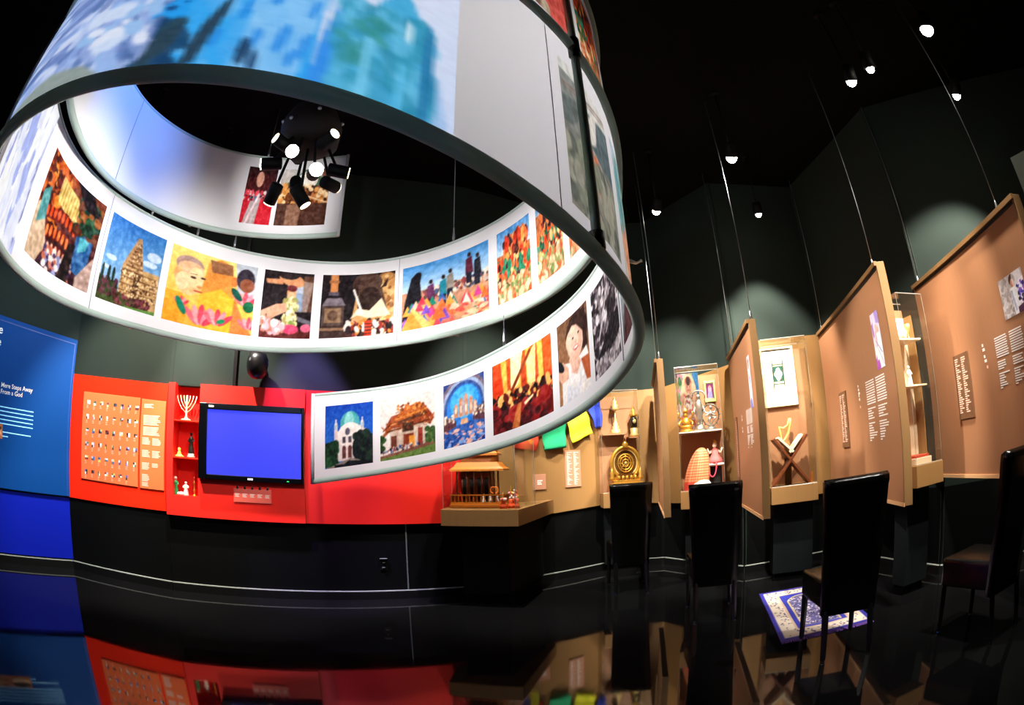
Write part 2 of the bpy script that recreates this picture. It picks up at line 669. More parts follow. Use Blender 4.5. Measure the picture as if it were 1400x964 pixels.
pt = Paint(20, 16, 'b5714a', seed=3).e(.75, .5, .2, .35, 'e9b184').e(.75, .3, .2, .2, '3b2417').noise(.2, 8)
print_obj('photo_print', flat(px_-.55, px_, pz_, qz, Y-.002), pt, M_print, t)
b = B()
# deeper blue base panel below
t2 = at_frame(fL, 'blue_base_panel', 'deep ultramarine lower wall panel set back under the bright blue panel', 'wall panel')
B().box(x0, xr, -.02, -.002, .1, zb-.02).build('base_board', M_blue2, t2, bevel=.003)
B().box(x0, xr, -.022, -.004, zb-.02, zb-.0005).build('shadow_gap', M_blk, t2)

# ================================================================== RED WALL LEFT, with the two orange boards
fA = FR[2]
Y = -.03
xA0, xA1 = .01, fA.len-.01
zb0, zb1 = fA.px(97, 680, Y)[1], fA.px(227, 699, Y)[1]
zt0, zt1 = fA.px(103, 511, Y)[1], fA.px(231, 525, Y)[1]
t = at_frame(fA, 'red_exhibit_panel', 'red orange exhibit wall panel behind the two pale orange boards', 'wall panel', 0, 0, 0)
B().slab([(xA0, zb0), (xA1, zb1), (xA1, zt1), (xA0, zt0)], Y, -.001).build('panel_board', M_red, t)


def board(name, label, tl, tr, br, bl, y, th):
    c = [fA.px(*q, y-th) for q in (bl, br, tr, tl)]
    t = at_frame(fA, name, label, 'information board')
    B().slab(c, y-th, y).build('board', M_orange, t, bevel=.002)
    return t, c


t, c = board('orange_chart_board', 'large pale orange chart board with rows of tiny photographs', (115, 535), (192, 544), (188, 666), (111, 654), Y, .012)
qm = quadmap(*c, Y-.0135)
b = B()
cols = []
rnd = random.Random(5)
pal = ['e4dcd2', 'c8b8a0', '4a4a58', '2b2b30', '6a3a38', 'a7b4c8', '4b5fa0', '1c1c22', '7a3b30', 'c9b060', '4f6f4a', 'f0ece8']
bt = B()
for r in range(6):
    for k in range(8):
        if r == 5 and k == 7:
            continue
        u, v = .075+k*.122, .905-r*.158
        w_, h_ = rnd.choice([(.05, .032), (.042, .05), (.055, .04), (.03, .048)])
        w_, h_ = w_*1.1, h_*1.1
        for du in (0, 1):
            for dv in (0, 1):
                p0 = qm(u+du*w_/2, v-dv*h_/2)
                p1 = qm(u+(du+1)*w_/2, v-(dv+1)*h_/2)
                b.box(p0[0], p1[0], p0[1], p0[1]+.001, p1[2], p0[2])
                cols += [hexc(rnd.choice(pal))]*8
        for j in range(3):
            p0 = qm(u-.004, v-h_-.012-j*.014)
            bt.box(p0[0], p0[0]+.028*rnd.uniform(.6, 1), p0[1], p0[1]+.001, p0[2]-.004, p0[2])
o = b.build('thumbnail_photos', M_print, t)
o['kind'] = 'stuff'
ca = o.data.color_attributes.new('Col', 'FLOAT_COLOR', 'POINT')
ca.data.foreach_set('color', [x for q in cols for x in (*q, 1)])
bt.build('caption_lines', M_pale, t)['kind'] = 'stuff'
t, c = board('orange_text_board', 'narrow pale orange board of white text beside the red niche', (194, 545), (227, 549), (224, 671), (191, 667), Y, .012)
qm = quadmap(*c, Y-.0135)
b = B()
for u, v, n, ln in ((.12, .945, 3, .4), (.12, .82, 7, .72), (.12, .69, 6, .72), (.1, .57, 5, .34), (.52, .57, 5, .34), (.1, .43, 5, .34), (.52, .43, 5, .34), (.1, .29, 5, .34), (.52, .29, 3, .3), (.1, .16, 5, .32), (.1, .07, 3, .3)):
    for j in range(n):
        p0 = qm(u, v-j*.0165)
        p1 = qm(u+ln*rnd.uniform(.75, 1), v)
        b.box(p0[0], p1[0], p0[1], p0[1]+.001, p0[2]-.009, p0[2])
b.build('text_block', M_pale, t)['kind'] = 'stuff'

# ================================================================== RED TELEVISION BOX
Y = -.075
G = lambda x, y, o=Y: fB.px(x, y, o)
X0, X1 = G(228, 702)[0], G(418, 717)[0]
Xn0, Xn1 = G(236, 640)[0], G(270.5, 640)[0]
Zb = (G(228, 702)[1]+G(418, 717)[1])/2
Zt = (G(278, 525)[1]+G(417, 533)[1])/2
zs = [G(250, 678)[1], G(252, 625)[1], G(252, 574)[1]]
t = at_frame(fB, 'red_television_box', 'red box unit standing out from the wall, carrying the television and the niche', 'wall unit')
D = .15
b = B()
b.box(X0, Xn0, Y, D, Zb, Zt).box(Xn0, Xn1, Y, D, Zb, zs[0])
b.box(Xn1, X1, Y, D, Zb, Zt).box(Xn0, Xn1, .13, D, zs[0], Zt)
M_red2 = mat('violet_lit_red_panel', 'e8241a', rough=.5, spec=.3)  # copy of the red with the violet light's pink cast mixed in
b.build('box_body', M_red2, t)
for z in zs[1:]:
    B().box(Xn0, Xn1, Y+.01, .13, z-.014, z).build('shelf', M_red, t, bevel=.002)
B().box(Xn0+.002, Xn1-.002, Y-.004, Y-.001, zs[0]+.002, Zt-.004).build('niche_glass', M_glass, t)
# button plate below the screen
px0, pz0 = G(320, 686)
px1, pz1 = G(371, 670)
tp = at_frame(fB, 'button_plate', 'pale red plate with five black push buttons below the television', 'control plate', (px0+px1)/2, Y, pz0)
hw, hh = (px1-px0)/2, pz1-pz0
B().box(-hw, hw, -.012, 0, 0, hh).build('plate', mat('salmon_plate', 'f4685a', rough=.5), tp, bevel=.002)
for k in range(5):
    xx = -hw*.8+k*hw*.4
    B().lathe([(.011, 0), (.012, .01), (.008, .022), (.003, .03)], (xx, -.008, hh-.004), 10).build('push_button', M_blk, tp, True)
b = B()
for k in range(5):
    lines(b, -hw*.8+k*hw*.4-.022, hh*.62, [.044, .034, .04], .005, .012, -.0135)
b.build('button_captions', M_ink, tp)['kind'] = 'stuff'
# television
tx0, tz1 = G(275, 551)
tx1, tz0 = G(416, 662)
tt = at_frame(fB, 'television', 'wide black flat television with a plain glowing blue screen on the red box', 'television', (tx0+tx1)/2, Y, tz0)
hw, hh = (tx1-tx0)/2, tz1-tz0
sx0, sx1 = G(283, 600, Y-.05)[0]-(tx0+tx1)/2, G(411.5, 610, Y-.05)[0]-(tx0+tx1)/2
sz1 = G(345, 563, Y-.05)[1]-tz0
sz0 = G(345, 652, Y-.05)[1]-tz0
b = B()
b.box(-hw, sx0, -.07, -.001, 0, hh).box(sx1, hw, -.07, -.001, 0, hh).box(sx0, sx1, -.07, -.001, 0, sz0).box(sx0, sx1, -.07, -.001, sz1, hh)
b.build('bezel', mat('piano_black', '050608', rough=.15), tt, bevel=.006)
B().box(sx0, sx1, -.058, -.01, sz0, sz1).build('screen', mat('blue_screen', '3844ff', rough=.3, emit=.95), tt)
B().lathe([(.009, -.002), (.009, .002)], (sx1-.12, -.0715, sz0*.42), 10).build('power_light', mat('green_led', '30ff60', emit=4), tt)
B().box(sx0+.01, sx0+.06, -.0715, -.07, sz1+.02, sz1+.035).build('maker_mark', M_ink, tt)
B().box(-.02, .03, -.0715, -.07, sz0*.5-.008, sz0*.5+.008).build('maker_mark', M_ink, tt)

# --- things in the niche
def niche(name, label, cat, px, z, y=.03, group=None):
    x = fB.px(px, 640, y)[0]
    return at_frame(fB, name, label, cat, x, y, z, group)


M_cream = mat('cream_metal', 'f2e2b4', rough=.35, metal=.3)
t = niche('menorah', 'branched cream menorah on the upper shelf of the red niche', 'candelabrum', 253, zs[2])
B().lathe([(.055, 0), (.05, .012), (.02, .022), (.01, .04), (.009, .16), (.009, .235)], n=14).build('stem', M_cream, t, True)
for k in range(1, 4):
    r = .034*k
    for sgn in (-1, 1):
        pts = [(0, 0, .175-.035*k), (sgn*r*.5, 0, .19-.026*k), (sgn*r*.85, 0, .208-.012*k), (sgn*r, 0, .225)]
        B().tube(pts, .005, 6).build('branch', M_cream, t, True)
b = B()
for k in range(-3, 4):
    b.lathe([(.005, 0), (.008, .01), (.005, .012)], (k*.034, 0, .222), 8)
b.build('candle_cups', M_cream, t, True)


def figure(b, h, r, z=0, x=0, y=0, head=.5, arms=False):
    """a small robed standing figure turned as one surface"""
    b.lathe([(r*.95, 0), (r, h*.04), (r*.8, h*.3), (r*.55, h*.5), (r*.72, h*.62), (r*.78, h*.7), (r*.5, h*.78), (r*.22, h*.81), (r*.22, h*.83),
             (r*.42, h*.87), (r*.46, h*.92), (r*.36, h*.97), (.001, h)], (x, y, z), 12, 1, .75)
    if arms:
        for s in (-1, 1):
            b.tube([(x+s*r*.7, y, z+h*.7), (x+s*r*.95, y-r*.2, z+h*.58), (x+s*r*.5, y-r*.8, z+h*.55)], [r*.2, r*.18, r*.14], 6)
    return b


t = niche('small_bust', 'tiny pale yellow bust on the middle shelf of the red niche', 'figurine', 245, zs[1])
B().lathe([(.05, 0), (.05, .008), (.03, .02), (.02, .03)], (0, 0, 0), 12).build('base', mat('yellow_resin', 'f6d05a', rough=.5), t, True)
B().lathe([(.02, .028), (.022, .04), (.012, .048), (.016, .06), (.018, .072), (.012, .083), (.001, .088)], n=12).build('head', mat('yellow_resin', 'f6d05a'), t, True)
t = niche('dark_bronze_statue', 'tall dark bronze standing statue on the middle shelf of the red niche', 'statue', 261, zs[1])
figure(B(), .2, .032, .035, arms=True).build('body', mat('dark_bronze', '2c2a26', rough=.4, metal=.6, var=.3, scale=50), t, True)
B().lathe([(.04, 0), (.042, .012), (.03, .02), (.034, .036)], n=12).build('base', mat('pale_stone', 'b9b2a4', rough=.6), t, True)
t = niche('green_robed_figurine', 'green robed figurine at the left on the bottom shelf of the red niche', 'figurine', 240, zs[0], .0)
figure(B(), .17, .032, 0, arms=True).build('body', mat('green_glaze', '2f8f4f', rough=.3, var=.35, scale=40), t, True)
B().ell((0, -.002, .155), .017, .015, .019).build('head', mat('pale_glaze', 'f2e3d0', rough=.3), t, True)
t = niche('white_robed_figurine', 'white robed figurine with a trailing hem on the bottom shelf of the red niche', 'figurine', 254, zs[0], .0)
figure(B(), .13, .03, 0, arms=True).build('body', mat('white_glaze', 'f6f0e6', rough=.3), t, True)
B().lathe([(.001, 0), (.045, .002), (.05, .018), (.03, .03), (.001, .034)], (-.05, 0, 0), 12, 1, .6).build('trailing_hem', mat('white_glaze', 'f6f0e6'), t, True)
t = niche('brass_candlestick', 'thin brass candlestick at the right on the bottom shelf of the red niche', 'candlestick', 265.5, zs[0], .0)
B().lathe([(.022, 0), (.02, .008), (.006, .02), (.009, .04), (.014, .055), (.006, .07), (.005, .11), (.011, .125), (.004, .135), (.004, .165), (.008, .172), (.001, .18)], n=10).build('stem', M_gold, t, True)

# ================================================================== RED PANEL RIGHT OF THE TELEVISION
Y = -.05
zb_ = (G(421, 715, Y)[1]+G(602, 716, Y)[1])/2
zt_ = Zt+.0
t = at_frame(fB, 'red_side_panel', 'plain red wall panel between the television box and the temple case', 'wall panel')
B().box(X1+.003, fB.len-.01, Y, -.0125, zb_, zt_).build('panel_board', M_red2, t)

# wall speaker above the box
sx, sz = fB.px(352, 499, -.17)
t = at_frame(fB, 'wall_speaker', 'round black speaker on the dark wall above the television box', 'speaker', sx, 0, sz)
B().lathe([(.001, -.13), (.05, -.12), (.09, -.08), (.105, 0), (.1, .05), (.08, .1), (.001, .11)], (0, -.17, 0), 20).build('speaker_body', M_blk, t, True)
B().tube([(0, -.12, 0), (.03, -.04, -.02), (.05, -.002, -.02)], .03, 10).build('wall_bracket', M_matte, t, True)
B().ell((-.045, -.245, .03), .028, .012, .028).build('driver_cap', mat('grey_rubber', '55585c', rough=.3), t, True)
# power outlet
sx, sz = fB.px(524.5, 772, -.02)
t = at_frame(fB, 'power_outlet', 'small black double power outlet low on the dark back wall', 'outlet', sx, -.012, sz-.055)
B().box(-.035, .035, -.006, 0, 0, .11).build('cover_plate', M_blk, t, bevel=.002)
for z in (.03, .078):
    B().lathe([(.014, -.006), (.014, 0)], (0, -.008, z), 12).build('socket', mat('grey_socket', '6e7472', rough=.4), t)
B().box(-.035, .035, -.03, 0, .112, .116).build('top_lip', mat('grey_socket', '6e7472'), t)

# ================================================================== HANGING SPIRAL SCREEN
S_ = 1.5
HX, HY = -.6795*S_, 1.3936*S_
K0, KD = -.9, .6
HR = [.9786, .9828, .99, .9811, .9857, 1.0061, .9987, 1.0104, 1.0049, 1.0236, 1.0356, 1.0485, 1.0476, 1.0232, .9929, .9953, .9901, .9564, .9249, .9233, .9812, 1.0283, 1.0442, 1.0459]
HL = [1.0657, 1.1636, 1.2628, 1.3697, 1.4915, 1.5699, 1.6987, 1.769, 1.7818, 1.7796, 1.7976, 1.7983, 1.8346, 1.8781, 1.9342, 2.0435, 2.1413, 2.2159, 2.2706, 2.3064, 2.3378, 2.3743, 2.4415, 2.532]
HU = [1.5225, 1.5954, 1.6659, 1.7967, 1.9171, 2.081, 2.2015, 2.3055, 2.3649, 2.3523, 2.3379, 2.3103, 2.3036, 2.3694, 2.4631, 2.5463, 2.6211, 2.6849, 2.7375, 2.7801, 2.8137, 2.8662, 2.9645, 3.0716]
TS, TE = -.28, 12.35


def cr(v, T):
    i = min(max(int((T-K0)/KD), 1), len(v)-3)
    t = (T-K0)/KD-i
    a, b, c, e = v[i-1], v[i], v[i+1], v[i+2]
    return .5*(2*b+(c-a)*t+(2*a-5*b+4*c-e)*t*t+(3*b-a-3*c+e)*t**3)


def hel(T, v, dr=0):
    r = cr(HR, T)*S_+dr
    zl, zu = (H+(cr(q, T)-H)*S_ for q in (HL, HU))
    a = PI/2-T
    return Vector((HX+r*math.cos(a)-HX, HY+r*math.sin(a)-HY, zl+(zu-zl)*v))


V0, V1 = .145, .845
PH = dict(a=(-.217, .021), b=(.058, .336), c=(.38, .60), d=(.646, 1.003), e=(1.045, 1.265), f=(1.30, 1.55), g=(1.585, 1.82), i=(1.86, 1.99), h=(2.03, 2.243),
          j=(4.29, 4.764), k=(4.815, 5.16), l=(5.2, 5.672), m=(5.71, 5.965), n=(6.01, 6.38), o=(6.42, 6.89), p=(6.94, 7.15), q=(7.195, 7.385), r=(7.43, 7.62),
          u=(7.67, 7.9), v=(7.95, 8.15), w=(8.19, 8.37), x=(8.41, 8.62), s=(11.81, 11.975), t=(12.0, 12.27))
SCREEN = (2.49, 3.66)
SPILL = (3.78, 4.2)
SEAMS = [TS, 1.57, 2.276, 3.7, 4.79, 6.40, 7.90, 9.4, 11.0, TE]
ring = thing('spiral_screen', 'huge white fabric spiral screen hanging from the ceiling, printed with photographs inside', 'hanging screen', (HX, HY, 0))
holes = [(a, b, V0, V1) for a, b in PH.values()]+[(*SCREEN, .05, .985), (*SPILL, .05, .97)]
for si in range(len(SEAMS)-1):
    t0, t1 = SEAMS[si], SEAMS[si+1]
    br = [t0, t1]
    for h_ in holes:
        br += [q for q in h_[:2] if t0 < q < t1]
    br = sorted(set(round(q, 5) for q in br))
    tt_ = []
    for p0, p1 in zip(br[:-1], br[1:]):
        n_ = max(1, int((p1-p0)/.035))
        tt_ += [p0+(p1-p0)*k/n_ for k in range(n_)]
    tt_.append(br[-1])
    vv = [0, .05, V0, .3, .5, .7, V1, .97, .985, 1]
    b = B()
    idx = {}

    def vid(T, v):
        k = (round(T, 5), v)
        if k not in idx:
            idx[k] = len(b.v)
            b.v.append(tuple(hel(T, v)))
        return idx[k]
    for ta, tb in zip(tt_[:-1], tt_[1:]):
        tm = (ta+tb)/2
        for va, vb in zip(vv[:-1], vv[1:]):
            vm = (va+vb)/2
            if any(h_[0] < tm < h_[1] and h_[2] < vm < h_[3] for h_ in holes):
                continue
            b.f.append((vid(ta, va), vid(tb, va), vid(tb, vb), vid(ta, vb)))
    b.build('fabric_panel', M_fab, ring, True)
M_rim = rim_mat()
TT = [TS+(TE-TS)*k/420 for k in range(421)]
B().tube([hel(T, 0, .01)+Vector((0, 0, .019)) for T in TT], .022, 10).build('lower_rim', M_rim, ring, True)
B().tube([hel(T, 1, .008)-Vector((0, 0, .012)) for T in TT], .013, 10).build('upper_rim', M_rim, ring, True)
for T in (TS, TE):
    B().tube([hel(T, 0), hel(T, .5), hel(T, 1)], .014, 8).build('end_hem', M_fab, ring, True)
for T in SEAMS[1:-1]:
    B().tube([hel(T, .02, -.002), hel(T, .98, -.002)], .0025, 6).build('seam', mat('grey_seam', '8f97a0', rough=.7), ring, True)
M_pole = mat('green_grey_pole', '8fa39a', rough=.4, metal=.2)
for T, dr_, va, vb in ((2.185, .014, .02, 1.0), (3.79, .05, 0, 1.22), (8.45, .02, 0, 1), (5.05, .03, 0, 1), (6.7, .03, 0, 1), (11.55, .03, 0, 1)):
    p0, p1 = hel(T, va, dr_), hel(T, vb, dr_)
    o = B().tube([p0+Vector((0, 0, .0)), p1], .014, 10).build('strut_pole', M_pole if T != 3.79 else mat('lit_white_pole', 'e8eef2', rough=.3), ring, True)  # strong light on the left pole put into a whiter colour
    for q in (p0, p1):
        s_ = 1 if q is p0 else -1
        B().tube([q+Vector((0, 0, s_*.012)), q+Vector((0, 0, s_*.06))], .021, 10).build('collar', M_blk, o, True)
M_cable = mat('thin_steel_cable', 'a9b2b8', rough=.35, metal=.8)


def cable(T, v, top, par=ring, dr=.0):
    p = hel(T, v, dr)
    q = Vector((p.x, p.y, top))
    o = B().tube([p, q], .0028, 6).build('suspension_cable', M_cable, par, True)
    B().tube([p, p+Vector((0, 0, .03)), p+Vector((0, 0, .07)), p+Vector((0, 0, .11))], [.009, .011, .007, .004], 8).build('turnbuckle', M_steel, o, True)


for T in (6.69, 8.0, 9.3, 10.6, 11.9):
    cable(T, 1, CEIL)
for T in (.72, 5.04, 5.53, 5.32):
    cable(T, 1, hel(T+2*PI, 0).z)


def ringprint(key, pt, label, m=None):
    t0, t1 = PH[key]
    pt.noise(.05, 34).soft(2).noise(.05, 90)
    o = print_obj('photo_print', lambda u, v: hel(t0+(t1-t0)*u, V0+(V1-V0)*v), pt, m or M_fprint, ring)
    o['label'] = label


N_, M__ = 56, 80
# a: white domed synagogue under blue sky
p = Paint(60, 76, seed=1).grad('0a3a9c', '2f78d2')
p.r(.2, .42, .84, .9, 'd9cdc6').e(.52, .32, .2, .2, '3f9aa0').e(.5, .27, .1, .14, '7fc6c2').r(.32, .36, .74, .46, 'e6ddd6').e(.52, .5, .25, .2, 'e9dfd8')
for x in (.23, .77):
    p.r(x-.035, .34, x+.035, .6, 'cfc4c0').e(x, .34, .04, .06, '9fb3bd').l(x, .24, x, .32, .02, 'dfe0e0')
for x in (.4, .52, .64):
    p.r(x-.035, .52, x+.03, .62, '4b4450').r(x-.04, .7, x+.035, .86, '5c2f2c').e(x, .7, .037, .04, '5c2f2c')
p.e(.47, .44, .05, .06, '54505c').spk(.02, .62, .25, .95, ['12301c', '1f4a2a', '0c1f14'], 60, .06).spk(.62, .5, 1, .95, ['0d1a16', '1b2f24', '10161a'], 80, .07)
p.p([(0, 1), (.55, .86), (1, 1)], '8d8078').p([(.3, 1), (.5, .9), (1, .95), (1, 1)], '101218').r(.2, .95, 1, 1, '14151c')
ringprint('a', p.noise(.05), 'photograph of a domed white building')
# b: chinese temple
p = Paint(76, 70, seed=2).grad('cfcac4', 'ece6de')
p.p([(.08, .5), (.2, .3), (.8, .2), (.97, .42), (.9, .5), (.12, .56)], '8c3c1e').p([(.25, .36), (.42, .2), (.72, .14), (.84, .3), (.3, .42)], 'a8521f').p([(.3, .4), (.82, .3), (.84, .36), (.3, .46)], '5f3420')
p.r(.18, .5, .82, .86, 'b99f8c').p([(.05, .58), (.2, .44), (.2, .52), (.08, .62)], '9c4a22').p([(.8, .42), (.98, .44), (.9, .54), (.82, .5)], '8a3a20')
for x in (.22, .36, .5, .64, .76):
    p.r(x-.035, .52, x+.035, .86, 'c9b4a2')
p.r(.4, .44, .6, .58, '3b2418').r(.42, .62, .6, .84, '7b2f1a').r(.52, .66, .62, .84, 'd48a2a').r(.2, .62, .3, .84, '5b2a1e').r(.68, .56, .76, .82, '8a2f22')
p.spk(.3, .14, .8, .24, ['b8602c', '6d3a22', 'd0843a'], 40, .02).spk(.02, .8, .95, .92, ['2a2630', 'c8b6b0', '3f5a92', '8c3c3c', 'e8e0da'], 160, .016, 1.6)
p.l(.06, .52, .2, .42, .02, '4a2416').l(.2, .44, .82, .34, .02, 'd89048').l(.12, .54, .92, .46, .025, '4a2416').l(.28, .36, .84, .27, .018, 'd08838').l(.3, .42, .84, .34, .02, '4a2416').spk(.1, .4, .92, .54, ['c87838', '6a2a18', 'a85424'], 70, .014, .6).spk(.28, .22, .84, .36, ['c87838', '7a3418', 'd89848'], 60, .013, .6).l(.1, .52, .04, .46, .02, 'a84a24').l(.92, .46, .97, .38, .02, 'a84a24').p([(0, .92), (1, .8), (1, 1), (0, 1)], '5d7a38').p([(0, .92), (1, .8), (1, .86), (0, .96)], '7b4c3c').spk(.84, .6, 1, .82, ['2f4d22', '47672c'], 40, .04).spk(0, .62, .1, .8, ['2f4d22', '24401e'], 20, .04)
ringprint('b', p.noise(.05), 'photograph of a chinese style temple with curved roofs')
# c: blue vaulted church
p = Paint(56, 84, seed=3).grad('2a3f7a', '24407c')
for r, c in ((.6, '6d5a6a'), (.54, '8fa0c0'), (.48, '34508e'), (.42, '2a78d0')):
    p.e(.5, .46, r, r*.9, c)
p.e(.5, .34, .34, .24, '3aa0ea').e(.5, .4, .2, .2, '59b4e8')
for x, y0 in ((.3, .34), (.42, .26), (.54, .22), (.66, .28), (.76, .36)):
    p.p([(x-.05, .56), (x-.045, y0+.05), (x, y0), (x+.045, y0+.05), (x+.05, .56)], 'c98c6c').e(x, .45, .02, .06, 'f2d8c0')
p.p([(0, .5), (.3, .6), (.3, .7), (0, .76)], '5a3238').p([(1, .44), (.7, .56), (.7, .66), (1, .72)], '54303c').p([(0, .76), (.4, .66), (.6, .66), (1, .7), (1, 1), (0, 1)], '27519c')
p.spk(0, .74, 1, .98, ['3a6cc0', '1f3f86', 'd79a90', '7fa4dc', 'e8b0a0'], 110, .06, .35).p([(.42, .6), (.56, .6), (.6, .68), (.4, .68)], 'd8a27a').spk(0, .5, .3, .62, ['e0d2c0', '8a6a58'], 30, .02).spk(.7, .48, 1, .6, ['e0d2c0', '8a6a58'], 30, .02)
ringprint('c', p.noise(.08), 'photograph of a blue vaulted church interior')
# d: glowing red temple hall
p = Paint(76, 84, seed=4).grad('d2521a', '8a1c12')
for x in (.2, .42, .6, .8):
    p.p([(x-.06, 0), (x+.03, 0), (x+.05, .62), (x-.03, .66)], 'f7b04a')
p.p([(.3, 0), (.5, 0), (.42, .42), (.3, .5)], 'ffe4a0').p([(.56, .1), (.72, 0), (.7, .5), (.58, .5)], 'ffd890').p([(0, .1), (.14, .04), (.2, .62), (.05, .7)], 'd23a12').p([(.84, 0), (1, 0), (1, .66), (.88, .6)], 'e0521a').l(.1, .75, .62, .05, .05, '7c2a10')
p.r(0, .64, 1, 1, '701012').spk(0, .5, 1, .7, ['2a0a0c', '160608', '5a1410', 'ffb868'], 100, .035, 1.5).spk(0, .68, .9, .98, ['8f1a18', '5f0c10', '3a080c'], 40, .09).p([(.3, .98), (.4, .68), (.46, .68), (.42, 1)], 'c06a30').p([(.5, .7), (.66, .64), (.66, .67), (.52, .74)], 'ffd8a8')
ringprint('d', p.noise(.1), 'photograph of a glowing red and gold prayer hall')
# e: laughing woman in white
p = Paint(50, 96, 'b08a62', seed=5).grad('6b4a34', 'a9744c').e(.62, .26, .36, .26, '2a1712').e(.55, .34, .26, .22, 'e2b49c').e(.46, .3, .2, .14, 'edc4ac').p([(.3, .1), (.9, .02), (.95, .5), (.8, .6), (.8, .3), (.6, .16)], '2f1a16')
p.e(.48, .29, .03, .012, '3a211c').e(.66, .27, .03, .012, '3a211c').e(.56, .42, .09, .03, 'c0504a').e(.56, .415, .07, .015, 'f8ece4').e(.57, .35, .025, .02, 'd59c86')
p.p([(.1, .5), (.5, .58), (.9, .5), (1, .7), (1, 1), (.1, 1)], 'f0ece8').p([(.38, .52), (.56, .48), (.7, .62), (.56, .74), (.4, .68)], 'e0ac92').p([(0, .55), (.14, .48), (.3, .6), (.3, .72), (.1, .74), (0, .66)], 'dca88c')
for k in range(4):
    p.l(.36+k*.07, .52+k*.02, .44+k*.06, .66, .05, 'e8b8a0').l(.4+k*.07, .53+k*.02, .47+k*.06, .66, .008, 'b87862')
p.e(.05, .52, .14, .06, '14141a', .5).p([(.25, .78), (.5, .9), (.7, .8), (.6, 1), (.2, 1)], 'dfe0e6').p([(.7, .6), (1, .62), (1, .9), (.86, .88)], 'b0562e')
ringprint('e', p.noise(.05), 'photograph of a laughing woman with folded hands')
# f: black and white ruins
p = Paint(56, 90, '4a3f46', seed=6).spk(0, 0, 1, 1, ['8c8288', '2a2228', 'd8d2d4', '5f555c', '1c161c'], 420, .05).p([(.1, .8), (.7, .5), (1, .6), (1, .75), (.3, .88)], '1a141a').p([(.5, .3), (.7, .28), (.75, .5), (.55, .55)], '241c22').l(.2, .6, .6, .15, .04, 'c8c0c4').l(.35, .65, .8, .2, .03, '2a2026').spk(.1, .84, .9, 1, ['d6d0d2', '9a9094', '6a6066'], 120, .04)
ringprint('f', p.noise(.15, 40), 'black and white photograph of rubble and ruins')
p = Paint(40, 70, '7c8f96', seed=7).grad('e9eef0', '5a6a70').p([(0, 1), (.4, .3), (1, .6), (1, 1)], '4c2a2e').e(.5, .5, .2, .15, 'c2504a').noise(.1)
ringprint('g', p, 'photograph of a figure in dark red')
p = Paint(40, 70, 'b9cdd0', seed=8).grad('a8c8d8', 'dccfc0').p([(0, .2), (.5, 0), (1, .3), (1, .7), (.3, .9)], '7fb6a8').e(.4, .75, .5, .2, 'e8a882').e(.7, .4, .15, .3, '6e98b0').noise(.12)
ringprint('i', p, 'photograph in pale green and orange')
p = Paint(56, 80, '9aa8a4', seed=9).grad('dfe2de', '8f948a').p([(0, .12), (1, .3), (1, .5), (.6, .42), (0, .62)], '5f6f74').p([(.3, .1), (.9, .5), (1, .55), (1, .62), (.4, .4)], 'e6e4dc').r(0, .5, 1, 1, '8c8676', .5)
p.spk(.4, .5, .7, .75, ['e08060', 'b86a58', 'caa080'], 20, .05).p([(.7, .1), (1, .1), (1, .9), (.75, .98)], '6f7672', .7).spk(0, .6, 1, 1, ['8f9684', '6a7068', 'a8a898'], 80, .08).l(.05, .05, .95, .2, .015, '8a7068').l(.05, .08, .95, .23, .01, '8a7068')
ringprint('h', p.noise(.06), 'photograph of a grey stone building seen through the fabric')
# j: tilted market picture with hanging red rows
p = Paint(80, 90, '2a120c', seed=10).grad('6a2c12', '2c1020').p([(0, 0), (.6, 0), (.4, .2), (0, .5)], '8a3a16').spk(0, 0, .4, .7, ['b5501c', '3a140c', 'd8802c', '5a1c14'], 140, .05).p([(.3, .1), (.7, .18), (.66, .46), (.3, .34)], 'd8b868')
for k in range(9):
    p.l(.32+k*.045, .12+k*.012, .31+k*.043, .36+k*.014, .008, '8a6a2c')
for y0, c in ((.4, 'd04a1a'), (.58, 'e8702c'), (.74, 'f0b090')):
    p.p([(.16, y0+.08), (.5, y0-.02), (.76, y0+.06), (.74, y0+.14), (.5, y0+.1), (.18, y0+.18)], '5a100c')
    for k in range(9):
        p.e(.2+k*.065, y0+.08-.06*math.sin(k/8*PI)+.03, .02, .055, c)
p.p([(0, .55), (.12, .45), (.3, .8), (.2, 1), (0, 1)], 'c4a88a').p([(.05, .4), (.16, .3), (.2, .6), (.06, .7)], '4a8a8c').p([(.7, .5), (.95, .4), (.9, .9), (.72, .86)], '2a5a8c').p([(.75, .5), (.9, .46), (.86, .6), (.76, .66)], '4aa0a8').p([(.8, .9), (1, .6), (1, 1), (.8, 1)], 'b09488').spk(.3, .8, .7, 1, ['e8d8d0', 'c06a50', '8a90c0', '3a2a50'], 70, .03).spk(.66, .1, 1, .45, ['1f4a2a', '5a2a18', '8a4a1c', '123020'], 80, .05).p([(.5, 0), (.8, 0), (.95, .2), (.75, .2)], '14090c').p([(.62, .62), (.72, .6), (.7, 1), (.55, 1)], '1a0a0c')
ringprint('j', p.noise(.14, 30), 'photograph of red hangings in a dark hall')
